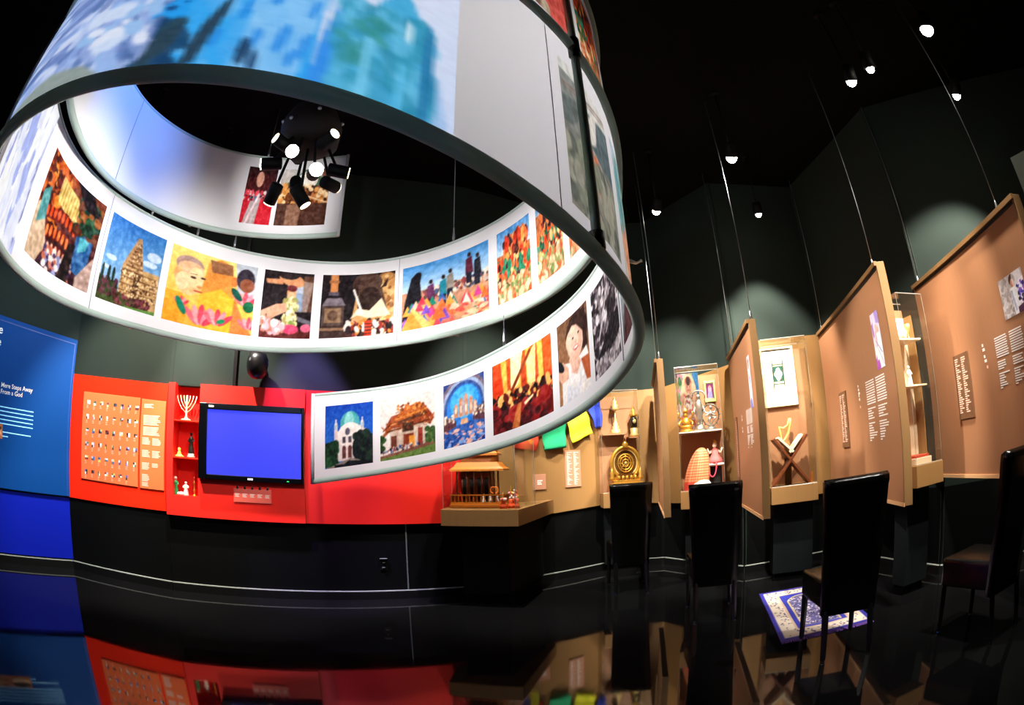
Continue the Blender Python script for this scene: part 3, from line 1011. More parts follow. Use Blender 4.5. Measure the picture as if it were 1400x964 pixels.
# k: stepped temple tower
p = Paint(76, 84, seed=11).grad('2f6fae', '9cc0dc')
for q in ((.15, .5, .1, .03), (.1, .62, .08, .02), (.85, .3, .12, .06), (.8, .4, .12, .04), (.4, .58, .06, .02)):
    p.e(*q, 'e4ebf0', 0, .7)
p.p([(.54, .14), (.6, .14), (.72, .52), (.74, .84), (.36, .84), (.36, .52)], 'b08658').p([(.36, .52), (.74, .5), (.98, .5), (1, .98), (.36, .84)], 'b9935f').p([(.58, .6), (.7, .56), (.66, .9), (.58, .86)], '3c2818')
for k in range(9):
    y = .2+k*.05
    x0, x1 = .55-.022*k, .61+.016*k
    p.r(x0, y, x1, y+.016, '6a4424').spk(x0, y+.015, x1, y+.04, ['d8b888', '8a6238', '5a3a20'], 14, .012)
for y in (.56, .64, .72, .8):
    p.r(.36, y, .98, y+.014, '5c3c22').spk(.36, y+.015, .98, y+.06, ['d8b480', '8a6238', '4a2e1a', 'e4c898'], 60, .014)
p.p([(0, .72), (.36, .84), (1, .98), (1, 1), (0, 1)], '3a4a20').spk(0, .74, .34, .92, ['4a2430', '2c3a1a', '5a3038', '1c2a14'], 100, .03).spk(.3, .86, .9, .98, ['5a2a34', '7a3a40', '3a2018'], 80, .025).p([(.5, .98), (1, .95), (1, 1), (.5, 1)], '5c8a3c')
for x in (.05, .16, .24):
    p.e(x, .68, .025, .09, '14241c')
ringprint('k', p.noise(.06), 'photograph of a stepped stone temple tower')
# l: child with lotus flowers
p = Paint(90, 84, 'f4c04a', seed=12).grad('f8d878', 'f0b040').p([(.75, 0), (1, 0), (1, .5), (.8, .4)], 'b8c0c8').p([(.45, .1), (.72, .12), (.78, .6), (.4, .6)], 'e0903c')
p.e(.6, .22, .14, .2, 'd88838').p([(.46, .05), (.72, .05), (.74, .2), (.5, .22)], '8a5a3a').e(.76, .28, .04, .07, 'd07030').e(.88, .22, .1, .16, '2a2430').e(.9, .3, .08, .1, '8a5038')
p.e(.25, .36, .17, .25, 'f2bc84').e(.24, .21, .165, .12, 'a8867c').e(.26, .26, .155, .1, 'e8b48a').e(.33, .36, .09, .14, 'f8cc98').e(.12, .36, .05, .08, 'e8a468').e(.3, .36, .035, .016, '2a1a14').e(.41, .34, .03, .014, '2a1a14').e(.38, .47, .03, .02, 'd88850').e(.37, .53, .05, .012, 'b84a3a').l(.26, .32, .34, .31, .01, '7a5a48').e(.18, .44, .08, .12, 'f8d0a0')
p.p([(0, .6), (.2, .6), (.3, .75), (.25, 1), (0, 1)], 'f0a028').p([(.4, .55), (.62, .42), (.82, .56), (.78, 1), (.35, 1)], 'f2b430').p([(.78, .5), (.9, .8), (1, 1), (.76, 1)], 'c87a3a')
for cx, cy, s in ((.44, .86, 1.1), (.62, .84, .9), (.2, .72, .5), (.9, .52, .8), (.96, .85, .7)):
    for k, (dx, a) in enumerate(((-.1, -.7), (-.05, -.3), (0, 0), (.05, .3), (.1, .7))):
        p.e(cx+dx*s, cy-.02*s*(2-abs(k-2)), .035*s, .12*s, ['f06a78', 'f8a0a4', 'e84a5c', 'f490a0', 'd83a50'][k], a)
p.e(.2, .76, .04, .12, '0f7a5c', -.5).e(.8, .45, .04, .1, '0c4a3c', -.6).e(.94, .6, .06, .08, '12603c').e(.66, .86, .05, .03, '1c8a5a', -.5)
ringprint('l', p.noise(.05), 'photograph of a shaven headed child with pink lotus flowers')
# m: hands dressing a statue
p = Paint(50, 72, '1c1418', seed=13).p([(.5, .1), (1, .15), (.9, .6), (.7, .6), (.5, .4)], 'b8c4d4').p([(.62, .3), (.9, .35), (.86, .58), (.66, .6)], '8ea4c4').e(.56, .12, .26, .1, 'dc9a6c', .2).p([(.05, .14), (.4, .12), (.4, .2), (.08, .2)], 'd8966a').e(.5, .06, .2, .06, '241a1c').r(.8, .05, 1, .6, '8a5a3c', .6)
p.e(.58, .32, .09, .1, 'd8a070').e(.58, .5, .1, .2, 'd8b888').e(.58, .25, .1, .05, '6a2a2c').spk(.46, .4, .7, .8, ['e8e0a0', '8aa04a', 'f0e8d0', 'b0a060'], 90, .035).p([(0, .62), (.3, .5), (.5, .48), (.52, .6), (.3, .68), (.1, .8), (0, .84)], 'd8a082').l(.12, .66, .14, .78, .02, '3a2a24')
p.r(0, .88, 1, 1, '5a2420').e(.6, .86, .16, .07, 'e04a70').e(.9, .84, .1, .06, 'e86a88').spk(.05, .74, .45, .9, ['f0e4e0', 'e8b0b8', 'c88070'], 40, .05).p([(.7, .66), (1, .74), (1, .8), (.74, .74)], '6a6a74')
ringprint('m', p.noise(.06), 'photograph of hands garlanding a small statue')
# n: stone bull with cloth
p = Paint(76, 74, '181014', seed=14).p([(.5, .2), (1, .05), (1, .9), (.4, .9)], 'c89860').spk(.6, .05, 1, .85, ['b8844c', '8a5c34', 'dcb078'], 110, .05).p([(.3, 0), (.8, 0), (.6, .3), (.4, .4)], '120c12')
p.r(.12, 0, .22, .34, 'c8824c').r(.1, .1, .24, .14, '9a6038').r(.1, .28, .24, .34, '5c5260').p([(.02, .5), (.08, .38), (.28, .38), (.34, .5)], '7a7078').r(.02, .5, .32, .8, '4a3a34').r(.06, .54, .28, .76, '8a6c50').e(.17, .65, .07, .08, '5c4434').r(0, .8, .34, 1, '3c2a26').r(0, .84, .34, .88, '8a6a50')
p.e(.62, .16, .2, .17, '4a342a').e(.5, .2, .08, .1, '3a2620').p([(.5, .18), (.82, .25), (.9, .62), (.5, .62)], '50382c').e(.66, .42, .15, .2, '2c1c18').l(.44, .26, .54, .56, .03, 'e8e4dc').p([(.5, .56), (.66, .6), (.82, .42), (.9, .62), (.95, .7), (.66, .72), (.5, .66), (.4, .72)], 'e0d0b0').e(.54, .62, .06, .05, 'efe4cc').p([(.86, .16), (.9, .1), (.88, .24), (.8, .26)], '2c1c1a')
p.r(.36, .78, 1, 1, '3a2018').spk(.36, .76, 1, .98, ['3a1c18', '8c3028', 'd8d0c8', 'e08030', '201418'], 90, .03, 1.8).r(.6, .76, .7, 1, 'c83c24')
for k in range(4):
    p.r(.6, .8+k*.05, .7, .815+k*.05, '1c1214')
ringprint('n', p.noise(.06), 'photograph of a dark stone bull draped in cloth')
# o: crowd with bright paper cones
p = Paint(94, 76, seed=15).grad('3f8fd6', 'd4e4f0', 0, 0, 1, .52).r(0, .42, 1, 1, 'c48a6a')
p.p([(0, .95), (.04, .55), (.1, .2), (.16, .12), (.21, .18), (.2, .3), (.22, .55), (.14, .75)], '15121a').e(.18, .17, .035, .05, '1c1620').spk(.25, .42, 1, .56, ['5a4038', 'c8b0a0', '3a4a6a', '8a3a3c', 'e0d0c0'], 130, .022, 1.5)
for x, y, c in ((.32, .38, '5c2a50'), (.46, .36, '1c7a8c'), (.54, .3, '8a8074'), (.76, .16, '5a1c30'), (.86, .22, '1c1c24')):
    p.e(x, y-.06, .022, .035, '2a1a16').p([(x-.045, y+.24), (x-.04, y), (x+.03, y-.03), (x+.05, y+.22)], c).r(x-.035, y+.2, x+.03, y+.36, '1c1c28')
cc = ['f06a30', 'e83c50', 'f8a040', 'd0408a', '7a50c0', '18806a', 'f0c0a0', 'e87060', 'f4e0d0', '3a6ab8']
for k in range(70):
    x, y = p.rng.uniform(0, 1), p.rng.uniform(.58, .98)
    s = .06+.08*(y-.5)
    p.p([(x-s*.7, y+s), (x, y-s), (x+s*.7, y+s)], cc[p.rng.randint(len(cc))])
p.p([(0, 1), (.12, .66), (.34, .98), (.3, 1)], 'f0903a').p([(.1, .7), (.12, .66), (.34, .98), (.24, 1)], 'f8b868').spk(.6, .8, 1, 1, ['f4a070', 'e85a48', 'f8c8a0'], 40, .05, .5)
ringprint('o', p.noise(.05), 'photograph of people among bright paper cones under a blue sky')


def crowd(key, seed, label, sky):
    p = Paint(46, 84, seed=seed).grad('4a92d4', 'c8dcec', 0, 0, 1, sky).r(0, sky-.05, 1, 1, 'b8683c')
    p.spk(.2, sky*.4, .9, .6, ['c83a20', 'e87038', '4a2018', 'f0a050', '8a2a1c', '1c1418'], 160, .05, 1.7)
    p.spk(0, .45, 1, .8, ['1f5a40', 'd8401c', 'f0c080', '3a1c20', 'e86a30', '2a8060'], 120, .05, 1.3).spk(0, .7, 1, 1, ['d8b088', 'b07850', 'e8c8a0', '7a8a50', 'c85a30'], 140, .045)
    ringprint(key, p.noise(.12), label)


crowd('p', 16, 'photograph of an orange procession beside boulders', .4)
crowd('q', 17, 'photograph of a festival crowd in orange', .2)
crowd('r', 18, 'photograph of flower sellers', .1)
crowd('u', 19, 'photograph of a busy street', .3)
crowd('v', 20, 'photograph of a temple crowd', .25)
crowd('w', 21, 'photograph of red banners', .1)
p = Paint(46, 84, 'b8564a', seed=22).p([(0, .3), (.6, 0), (1, .1), (1, 1), (0, 1)], 'd0584e').p([(.5, .2), (1, 0), (1, 1), (.7, .9)], 'a09a80').spk(.5, 0, 1, 1, ['c0b49a', '6a5a48', 'd8ccb0'], 70, .07)
ringprint('x', p.noise(.1), 'photograph of a red cloth beside pale stone')
# s, t on the top turn
p = Paint(44, 84, seed=23).grad('2a1014', '7a1c20').r(0, .5, 1, 1, 'c82030').e(.5, .3, .3, .2, '4a1a1c').e(.45, .22, .12, .14, 'd8a088').p([(.3, .5), (.6, .45), (.5, 1), (.1, 1)], 'b8a8a8').spk(0, .45, 1, .6, ['e8d8d8', '4a7090', '2a1418', 'e04050'], 60, .04).l(.5, .5, .2, 1, .06, 'e8d0d0')
ringprint('s', p.noise(.08), 'photograph of a red carpeted hall')
p = Paint(70, 80, seed=24).grad('d8d4d0', '8a6a48').p([(.1, .3), (.5, 0), (.9, .2), (.9, .4), (.1, .4)], '4a6a4a').e(.55, .2, .2, .16, 'f8f0e0').p([(0, .35), (1, .3), (1, .62), (0, .66)], 'b06a38').spk(0, .3, 1, .65, ['d8944c', '6a3418', 'f0d0a0', '3a1c10'], 120, .05).r(0, .62, 1, 1, '4a2c22').p([(.2, .64), (.5, .62), (.46, 1), (.2, 1)], '8a6450').l(.6, .5, 1, .62, .02, 'e8c8a0').p([(.8, 0), (1, 0), (1, .25), (.86, .35)], '8a5a4a')
ringprint('t', p.noise(.08), 'photograph of a gilded shrine with an old wooden chest')

# the projected picture on the outside of the front turn (left edge of the picture is the far left of the band, T grows to the left)
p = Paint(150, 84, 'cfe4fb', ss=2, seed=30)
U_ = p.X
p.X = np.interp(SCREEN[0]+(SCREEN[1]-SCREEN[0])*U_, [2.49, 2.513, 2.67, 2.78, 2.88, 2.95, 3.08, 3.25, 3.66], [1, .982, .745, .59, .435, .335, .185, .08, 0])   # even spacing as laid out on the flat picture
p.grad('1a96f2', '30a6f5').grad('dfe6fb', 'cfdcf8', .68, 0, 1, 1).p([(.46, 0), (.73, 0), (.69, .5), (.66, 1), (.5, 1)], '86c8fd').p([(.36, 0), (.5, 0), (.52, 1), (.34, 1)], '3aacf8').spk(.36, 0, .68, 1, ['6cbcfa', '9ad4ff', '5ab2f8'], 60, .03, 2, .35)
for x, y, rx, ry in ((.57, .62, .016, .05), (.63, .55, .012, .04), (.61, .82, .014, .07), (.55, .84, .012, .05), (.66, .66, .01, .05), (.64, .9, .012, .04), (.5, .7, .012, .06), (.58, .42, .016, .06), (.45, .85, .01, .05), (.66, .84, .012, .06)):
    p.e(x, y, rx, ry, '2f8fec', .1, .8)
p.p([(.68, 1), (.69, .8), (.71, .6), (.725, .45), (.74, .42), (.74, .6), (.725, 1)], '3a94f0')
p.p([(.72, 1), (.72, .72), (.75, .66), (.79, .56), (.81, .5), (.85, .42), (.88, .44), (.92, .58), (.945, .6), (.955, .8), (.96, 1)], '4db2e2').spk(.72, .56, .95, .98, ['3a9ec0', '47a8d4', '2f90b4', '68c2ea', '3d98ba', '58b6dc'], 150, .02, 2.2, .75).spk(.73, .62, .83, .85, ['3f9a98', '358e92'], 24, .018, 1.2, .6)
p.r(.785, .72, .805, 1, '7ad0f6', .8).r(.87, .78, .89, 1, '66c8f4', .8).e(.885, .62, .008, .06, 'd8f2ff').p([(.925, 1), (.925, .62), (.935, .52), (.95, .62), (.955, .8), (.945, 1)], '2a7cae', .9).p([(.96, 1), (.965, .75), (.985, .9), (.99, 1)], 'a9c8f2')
p.e(.835, .25, .018, .06, 'eefaff').e(.835, .25, .012, .045, 'ffffff')  # projector lens glow painted into the picture as a hotspot
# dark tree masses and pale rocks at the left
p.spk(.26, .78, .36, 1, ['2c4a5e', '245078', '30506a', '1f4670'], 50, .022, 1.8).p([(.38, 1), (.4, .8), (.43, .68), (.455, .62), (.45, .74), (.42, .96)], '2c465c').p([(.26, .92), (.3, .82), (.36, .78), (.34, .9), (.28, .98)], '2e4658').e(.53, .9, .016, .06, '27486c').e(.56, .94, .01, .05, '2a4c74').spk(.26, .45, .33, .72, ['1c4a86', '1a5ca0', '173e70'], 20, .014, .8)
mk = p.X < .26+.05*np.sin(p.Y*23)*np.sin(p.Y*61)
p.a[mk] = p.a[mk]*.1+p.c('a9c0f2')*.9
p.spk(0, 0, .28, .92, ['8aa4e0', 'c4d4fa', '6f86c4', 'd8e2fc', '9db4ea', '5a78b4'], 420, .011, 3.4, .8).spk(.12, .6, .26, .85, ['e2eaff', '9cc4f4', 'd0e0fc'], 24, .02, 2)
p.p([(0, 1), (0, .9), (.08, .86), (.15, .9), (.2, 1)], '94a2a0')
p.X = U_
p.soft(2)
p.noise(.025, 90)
M_screen = print_mat('projected_light', emit=.9)  # projected light given to the fabric as its own emission
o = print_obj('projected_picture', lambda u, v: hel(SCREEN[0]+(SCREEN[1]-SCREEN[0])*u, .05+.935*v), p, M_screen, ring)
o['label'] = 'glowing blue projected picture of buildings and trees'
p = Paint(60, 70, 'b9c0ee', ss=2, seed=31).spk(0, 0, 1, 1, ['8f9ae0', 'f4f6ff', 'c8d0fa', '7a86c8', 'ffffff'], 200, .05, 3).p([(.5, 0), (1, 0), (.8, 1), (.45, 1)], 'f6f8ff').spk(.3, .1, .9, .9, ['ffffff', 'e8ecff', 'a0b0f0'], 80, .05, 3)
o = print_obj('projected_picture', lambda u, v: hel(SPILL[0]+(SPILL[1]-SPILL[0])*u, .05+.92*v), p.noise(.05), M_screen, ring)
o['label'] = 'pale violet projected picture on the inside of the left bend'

# ---- cluster of spotlights in the middle of the spiral
rig = thing('spotlight_cluster', 'cluster of small black spotlights hanging in the middle of the spiral screen', 'lamp', (HX, HY, 2.45))
B().tube([(0, 0, .62), (0, 0, CEIL-2.45)], .02, 10).build('drop_pole', M_matte, rig, True)
M_dome = mat('brown_black_dome', '140d0a', rough=.6, spec=.2)
B().lathe([(.001, .35), (.1, .355), (.16, .4), (.17, .5), (.13, .6), (.05, .64), (.001, .645)], n=20).build('mounting_dome', M_dome, rig, True)
for a, z in ((.2, .56), (1.4, .6), (-1.0, .55), (-1.9, .5), (2.6, .57), (3.9, .52)):
    B().ell((.165*math.cos(a), .165*math.sin(a), z-.03), .012, .012, .012, 8, 6).build('dome_bolt', M_steel, rig, True)
M_lens = mat('glowing_lens', 'fff6e4', emit=22)
M_lens2 = mat('warm_lens_rim', 'ffe8c0', emit=5)
heads = [((-.17, -.05, .27), (-1, -.35, -.1), 0), ((.02, -.16, .22), (.1, -1, -.25), 1), ((.12, -.12, .13), (.5, -.8, -.3), 1), ((-.13, -.04, .09), (-.6, .5, -.75), 2),
         ((.02, -.03, .06), (.5, .35, -.8), 2), ((.17, .06, .24), (.9, .4, -.1), 2), ((-.1, .14, .24), (-.4, .9, .1), 2), ((.1, .15, .22), (.4, .9, .1), 2), ((-.06, -.16, .3), (-.5, -.8, .2), 2), ((.15, -.1, .33), (.8, -.5, .2), 2)]
for c, d, kind in heads:
    c, d = Vector(c), Vector(d).normalized()
    B().tube([(c.x*.5, c.y*.5, .42), c], .008, 6).build('arm', M_matte, rig, True)
    o = B().tube([c-d*.055, c-d*.05, c+d*.05, c+d*.055], [.026, .034, .034, .03], 12).build('spotlight_head', M_matte, rig, True)
    B().tube([c+d*.0555, c+d*.06], .028 if kind != 1 else .034, 12).build('lens', M_lens if kind < 2 else M_lens2, o, True)
# the beams of the cluster, one per group of heads, aimed at the printed bands
for T_, v_, en, an in ((4.45, .45, 150, 88), (5.3, .4, 130, 88), (6.05, .1, 130, 88), (6.75, .0, 130, 88), (7.45, .05, 150, 92), (2.2, .5, 190, 88), (3.2, .45, 110, 88), (.05, .5, 120, 70), (.8, .5, 60, 60), (12.05, .45, 120, 46)):
    p_ = hel(T_, v_)
    d_ = Vector((p_.x, p_.y, 0)).normalized()*.24
    o_ = Vector((d_.x, d_.y, 2.62 if T_ < 12 else 2.85))
    sp_ = spot('cluster_beam', o_+Vector((HX, HY, 0)), p_+Vector((HX, HY, 0)), en, an, 1, (1, .97, .94), .06)
    sp_.parent = rig
    sp_.location = o_-Vector((0, 0, 2.45))

pb = bpy.data.lights.new('projector_glow', 'SPOT')  # blue light added to tint the upper turn
pb.energy, pb.shadow_soft_size, pb.color = 170, .05, (.14, .32, 1)
pb.spot_size, pb.spot_blend = math.radians(70), 1
pbo = bpy.data.objects.new('projector_glow', pb)
COL.objects.link(pbo)
pj = thing('projector', 'small ceiling projector hidden behind the glowing front of the spiral screen', 'projector', (HX-.1, HY-.5, 3.75))
B().box(-.17, .17, -.13, .13, 0, .11).build('projector_body', M_matte, pj, bevel=.01)
B().tube([(0, -.13, .05), (0, -.16, .05)], .035, 14).build('lens', M_lens2, pj, True)
B().tube([(0, 0, .11), (0, 0, CEIL-3.75)], .015, 8).build('drop_pole', M_matte, pj, True)
pbo.location = (-.05, .2, -.03)
q_ = hel(10.95, .75)-Vector((-.1, -.5, 3.75))-pbo.location
pbo.rotation_euler = q_.to_track_quat('-Z', 'Y').to_euler()
pbo.parent = pj

# ================================================================== TEMPLE CASE (in front of the corner between red and tan walls)
fT = FR[4]
ZB, ZT = .75, .893
M_pedestal = mat('dark_slate_pedestal', '0e1214', rough=.8, spec=.08)
poly = [(-.649, 4.486), (.013, 4.36), (.385, 5.53), (-.44, 4.965), (-.62, 4.895)]
c0 = Vector((-.25, 4.85))
t = thing('temple_display_case', 'wide low tan display case with a clear acrylic cover holding the wooden temple model', 'display case', (c0.x, c0.y, 0), math.atan2(-.126, .662))
MI = Matrix.Rotation(-t.rotation_euler[2], 2)


def loc2(q):
    v = MI @ (Vector(q)-c0)
    return (v.x, v.y)


pl_ = [loc2(q) for q in poly]
B().prism(pl_, ZB, ZT).build('case_base', M_tan, t, bevel=.002)
B().prism([loc2(q) for q in ((-.49, 4.66), (-.078, 4.655), (.265, 5.45), (-.40, 5.02), (-.49, 4.97))], .09, ZB).build('pedestal', M_pedestal, t)
B().prism([loc2(q) for q in ((-.47, 4.69), (-.09, 4.685), (.24, 5.42), (-.39, 5.0), (-.47, 4.96))], 0, .09).build('plinth', M_black, t)
gp = [loc2(q) for q in ((-.628, 4.50), (-.005, 4.385), (.175, 4.95), (-.60, 4.92))]
GT = 1.5
for i in range(4):
    a, b_ = Vector(gp[i]), Vector(gp[(i+1) % 4])
    d = (b_-a).normalized()
    n = Vector((-d.y, d.x))*.006
    B().prism([tuple(a), tuple(b_), tuple(b_+n), tuple(a+n)], ZT, GT).build('acrylic_pane', M_glass, t)
    B().tube([(*a, ZT), (*a, GT)], .003, 6).build('pane_edge', mat('bright_acrylic_edge', '8f8a82', rough=.3), t)
B().prism(gp, GT, GT+.006).build('acrylic_top', M_glass, t)

# wooden temple model
fM = Frame((-.62, 4.78), (.2, 4.65))


def MX(x, y, o=0):
    return fM.px(x, y, o)


mx0, mz0 = MX(620, 691)
mx1, _ = MX(694, 691)
mc = (mx0+mx1)/2
W = (mx1-mx0)/2
tm = at_frame(fM, 'temple_model', 'carved honey wood temple model with a tiered roof and railing in the acrylic case', 'model building', mc, 0, ZT)
Z = lambda y: MX(660, y)[1]-ZT
B().box(-W, W, -.13, .16, .004, Z(689)).build('platform', M_honey, tm, bevel=.003)
B().box(-W*.97, W*.97, -.12, .15, Z(689), Z(686)).build('platform_step', mat('orange_wood', 'c0701e', rough=.4), tm)
zr0, zr1 = Z(686), Z(677)
for x in np.linspace(-W*.95, W*.95, 15):
    B().tube([(x, -.115, zr0), (x, -.115, zr1)], .005, 6).build('baluster', M_honey, tm)
for x in (-W*.95, W*.95):
    for y in np.linspace(-.06, .14, 5):
        B().tube([(x, y, zr0), (x, y, zr1)], .005, 6).build('baluster', M_honey, tm)
B().box(-W*.98, W*.98, -.122, -.108, zr1, zr1+.012).build('handrail', M_honey, tm)
for s in (-1, 1):
    B().box(s*W*.95-.007, s*W*.95+.007, -.12, .15, zr1, zr1+.012).build('handrail', M_honey, tm)
ze = Z(644)
xh0, xh1 = MX(631, 660)[0]-mc, MX(672, 660)[0]-mc
b = B().box(xh0, xh1, -.01, .12, zr0, ze)
b.build('hall', mat('brown_hall_wood', '7a4218', rough=.5, var=.3, scale=30), tm)
for k in range(4):
    x = xh0+(xh1-xh0)*(.14+.24*k)
    B().box(x-.022, x+.022, -.016, -.008, zr0+.02, ze-.06).build('doorway' if k == 2 else 'lattice_window', M_dark, tm)
    B().tube([(x+.03, -.07, zr0), (x+.03, -.07, ze)], .008, 8).build('column', mat('brown_hall_wood', '7a4218'), tm, True)
for x in (MX(678, 660)[0]-mc, xh0-.02):
    for y in (-.08, .11):
        B().tube([(x, y, zr0), (x, y, ze)], .009, 8).build('column', mat('brown_hall_wood', '7a4218'), tm, True)


def roof(b, x0, x1, y0, y1, z0, z1, ins):
    vs = []
    for z, k, e in ((z0, 0, 0), (z0+(z1-z0)*.22, 0, 0), (z0+(z1-z0)*.5, ins*.55, 0), (z1, ins, 0)):
        vs += [(x0+k, y0+k*.6, z), (x1-k, y0+k*.6, z), (x1-k, y1-k*.6, z), (x0+k, y1-k*.6, z)]
    fs = [(3, 2, 1, 0), (12, 13, 14, 15)]
    for i in range(3):
        for j in range(4):
            fs.append((i*4+j, i*4+(j+1) % 4, i*4+4+(j+1) % 4, i*4+4+j))
    return b.add(vs, fs)


xr0, xr1 = MX(620, 640)[0]-mc, MX(692, 640)[0]-mc
roof(B(), xr0, xr1, -.14, .17, ze, Z(632), .06).build('lower_roof', mat('orange_wood', 'c0701e'), tm)
B().box(xr0+.08, xr1-.08, -.05, .1, Z(632), Z(623)).build('upper_hall', M_honey, tm)
roof(B(), xr0+.03, xr1-.06, -.1, .14, Z(623), Z(610), .07).build('upper_roof', mat('orange_wood', 'c0701e'), tm)
b = B()
xs = MX(676, 620)[0]-mc
b.lathe([(.045, 0), (.035, .05), (.04, .06), (.028, .12), (.032, .13), (.018, .2), (.006, .3), (.001, .33)], (xs, -.02, Z(632)), 12)
b.build('spire', M_honey, tm, True)
rr = random.Random(4)
# offerings beside the temple
for i, (px, py, nm, lab, h) in enumerate(((699, 692, 'flower_offering', 'tall yellow and white flower offering at the right front of the temple model', .15), (709.5, 690, 'flower_offering', 'orange and gold flower offering nearest the right pane of the temple case', .17),
                                           (704, 685, 'flower_offering', 'small yellow flower offering set back between the two taller ones', .1), (688, 684, 'flower_offering', 'white flower offering at the right end of the temple railing', .09),
                                           (676, 676, 'curled_incense', 'pair of curled orange ornaments on the railing of the temple model', .08))):
    if i == 4:
        x, z = MX(px, py, -.115)
        q = at_frame(fM, nm, lab, 'ornament', x, -.115, zr1+ZT+.012)
        for s in (-1, 1):
            B().tube([(s*.01+s*.03*math.sin(a)*.8, 0, .035-.03*math.cos(a)+.002) for a in np.linspace(0, 4.6, 10)], [.008-.0006*k for k in range(10)], 6).build('curl', mat('orange_glaze', 'f2842a', rough=.4), q, True)
        continue
    yo = (-.12, -.12, -.05, -.16)[i]
    x, z = MX(px, py, yo)
    if i == 1:
        x -= .025
    q = at_frame(fM, nm, lab, 'offering', x, yo, ZT)
    B().lathe([(.035, 0), (.03, .03), (.018, .05), (.026, .07), (.02, .08)], n=12).build('cup', mat('vermilion', 'e8562a', rough=.5), q, True)
    for k in range(16):
        a, r = rr.uniform(0, 2*PI), rr.uniform(0, .026)
        B().ell((r*math.cos(a), r*math.sin(a), .08+rr.uniform(0, h-.09)), .011, .011, .013, 7, 5).build('blossom', (mat('marigold', 'f8c030', rough=.7), mat('white_petal', 'f6ece4', rough=.7), mat('vermilion', 'e8562a'), mat('pink_petal', 'f0a0b0', rough=.7))[k % 4], q, True)
    B().lathe([(.006, .08), (.004, h), (.001, h+.05)], n=8).build('tip', M_gold, q, True)
for k in range(3):
    x = MX(664+k*9, 680)[0]
    q = at_frame(fM, 'praying_figurine', ('left', 'middle', 'right')[k]+' one of the three small white robed figurines behind the temple railing', 'figurine', x, -.075, ZT+zr0, 'white figurines behind the railing')
    figure(B(), .075, .018).build('body', mat('white_glaze', 'f6f0e6'), q, True)

# ================================================================== TAN WALL with plaques and prayer flags
Yt = -.035


def wallpanel(fr, x0, x1, zb_, zt_, label, m=M_tan, y=Yt):
    t = at_frame(fr, 'tan_exhibit_panel', label, 'wall panel')
    B().slab([(x0, zb_[0]), (x1, zb_[1]), (x1, zt_[1]), (x0, zt_[0])], y, -.013).build('panel_board', m, t)
    return t


z0 = fT.px(762, 701, Yt)[1]
z1 = fT.px(822, 690.5, Yt)[1]
xz0, xz1 = fT.px(762, 701, Yt)[0], fT.px(822, 690.5, Yt)[0]
zl = lambda x: z0+(z1-z0)*(x-xz0)/(xz1-xz0)
wallpanel(fT, .02, fT.len+.02, (zl(0), zl(fT.len)), (2.02, 2.08), 'tan wall panel behind the prayer flags and the temple case')
f5 = FR[5]
wallpanel(f5, -.02, f5.len-.01, (zl(fT.len), .74), (2.08, 2.09), 'narrow tan wall panel beside the gilded altar case')


def plaque(fr, name, label, tl, br, y, m, th=.012, rows=None, cols=2, parent=None):
    x0_, z1_ = fr.px(*tl, y-th)
    x1_, z0_ = fr.px(*br, y-th)
    t = at_frame(fr, name, label, 'plaque', (x0_+x1_)/2, y, z0_)
    hw, h = (x1_-x0_)/2, z1_-z0_
    B().box(-hw, hw, -th, 0, 0, h).build('plate', m, t, bevel=.002)
    return t, hw, h


M_plq = mat('rose_brown_plaque', 'b98468', rough=.45)
t, hw, h = plaque(fT, 'small_plaque', 'small square rose brown plaque beside the temple case', (729, 649), (747, 669), Yt, M_plq)
b = B()
lines(b, -hw*.4, h*.62, [hw*.8, hw*.6, hw*.7], h*.07, h*.11, -.0135)
b.build('lettering', M_ink, t)['kind'] = 'stuff'
t, hw, h = plaque(fT, 'text_plaque', 'tall rose brown plaque with two columns of white text under the prayer flags', (772, 616), (795, 665), Yt, M_plq)
b = B()
rt = random.Random(8)
for cx in (-hw*.8, hw*.08):
    lines(b, cx, h*.95, [hw*rt.uniform(.15, .5) if k % 5 else hw*.65 for k in range(30)], h*.011, h*.03, -.0135)
b.build('lettering', M_ink, t)['kind'] = 'stuff'


def flag(label, pts, col, seed):
    """a hanging prayer flag; pts = tl, tr, br, bl pixels on a plane just off the wall"""
    y0 = Yt-.05
    c = [fT.px(*q, y0) for q in pts]
    tl, tr, br, bl = c
    cx, cz = (tl[0]+tr[0])/2, (tl[1]+tr[1])/2
    t = at_frame(fT, 'prayer_flag', label, 'flag', cx, 0, cz, 'prayer flags on the tan wall')

    def fn(u, v):
        x = (bl[0]*(1-u)+br[0]*u)*(1-v)+(tl[0]*(1-u)+tr[0]*u)*v
        z = (bl[1]*(1-u)+br[1]*u)*(1-v)+(tl[1]*(1-u)+tr[1]*u)*v
        return (x-cx, y0+.012*math.sin(u*7+seed)*(1-v)+.01*math.sin(v*9+seed*2), z-cz)
    o = B().grid(fn, 14, 14).build('cloth', col, t, True)
    sm = o.modifiers.new('thickness', 'SOLIDIFY')
    sm.thickness = .003
    B().tube([(tl[0]-cx-.03, y0, tl[1]-cz), (tl[0]-cx, y0, tl[1]-cz), (tr[0]-cx, y0, tr[1]-cz), (tr[0]-cx+.03, y0, tr[1]-cz)], .004, 6).build('string', M_ink, t)
    b = B()
    for k in range(6):
        b.box(-.05, .05, y0-.014, y0-.013, -.1-k*.022, -.092-k*.022)
    return t


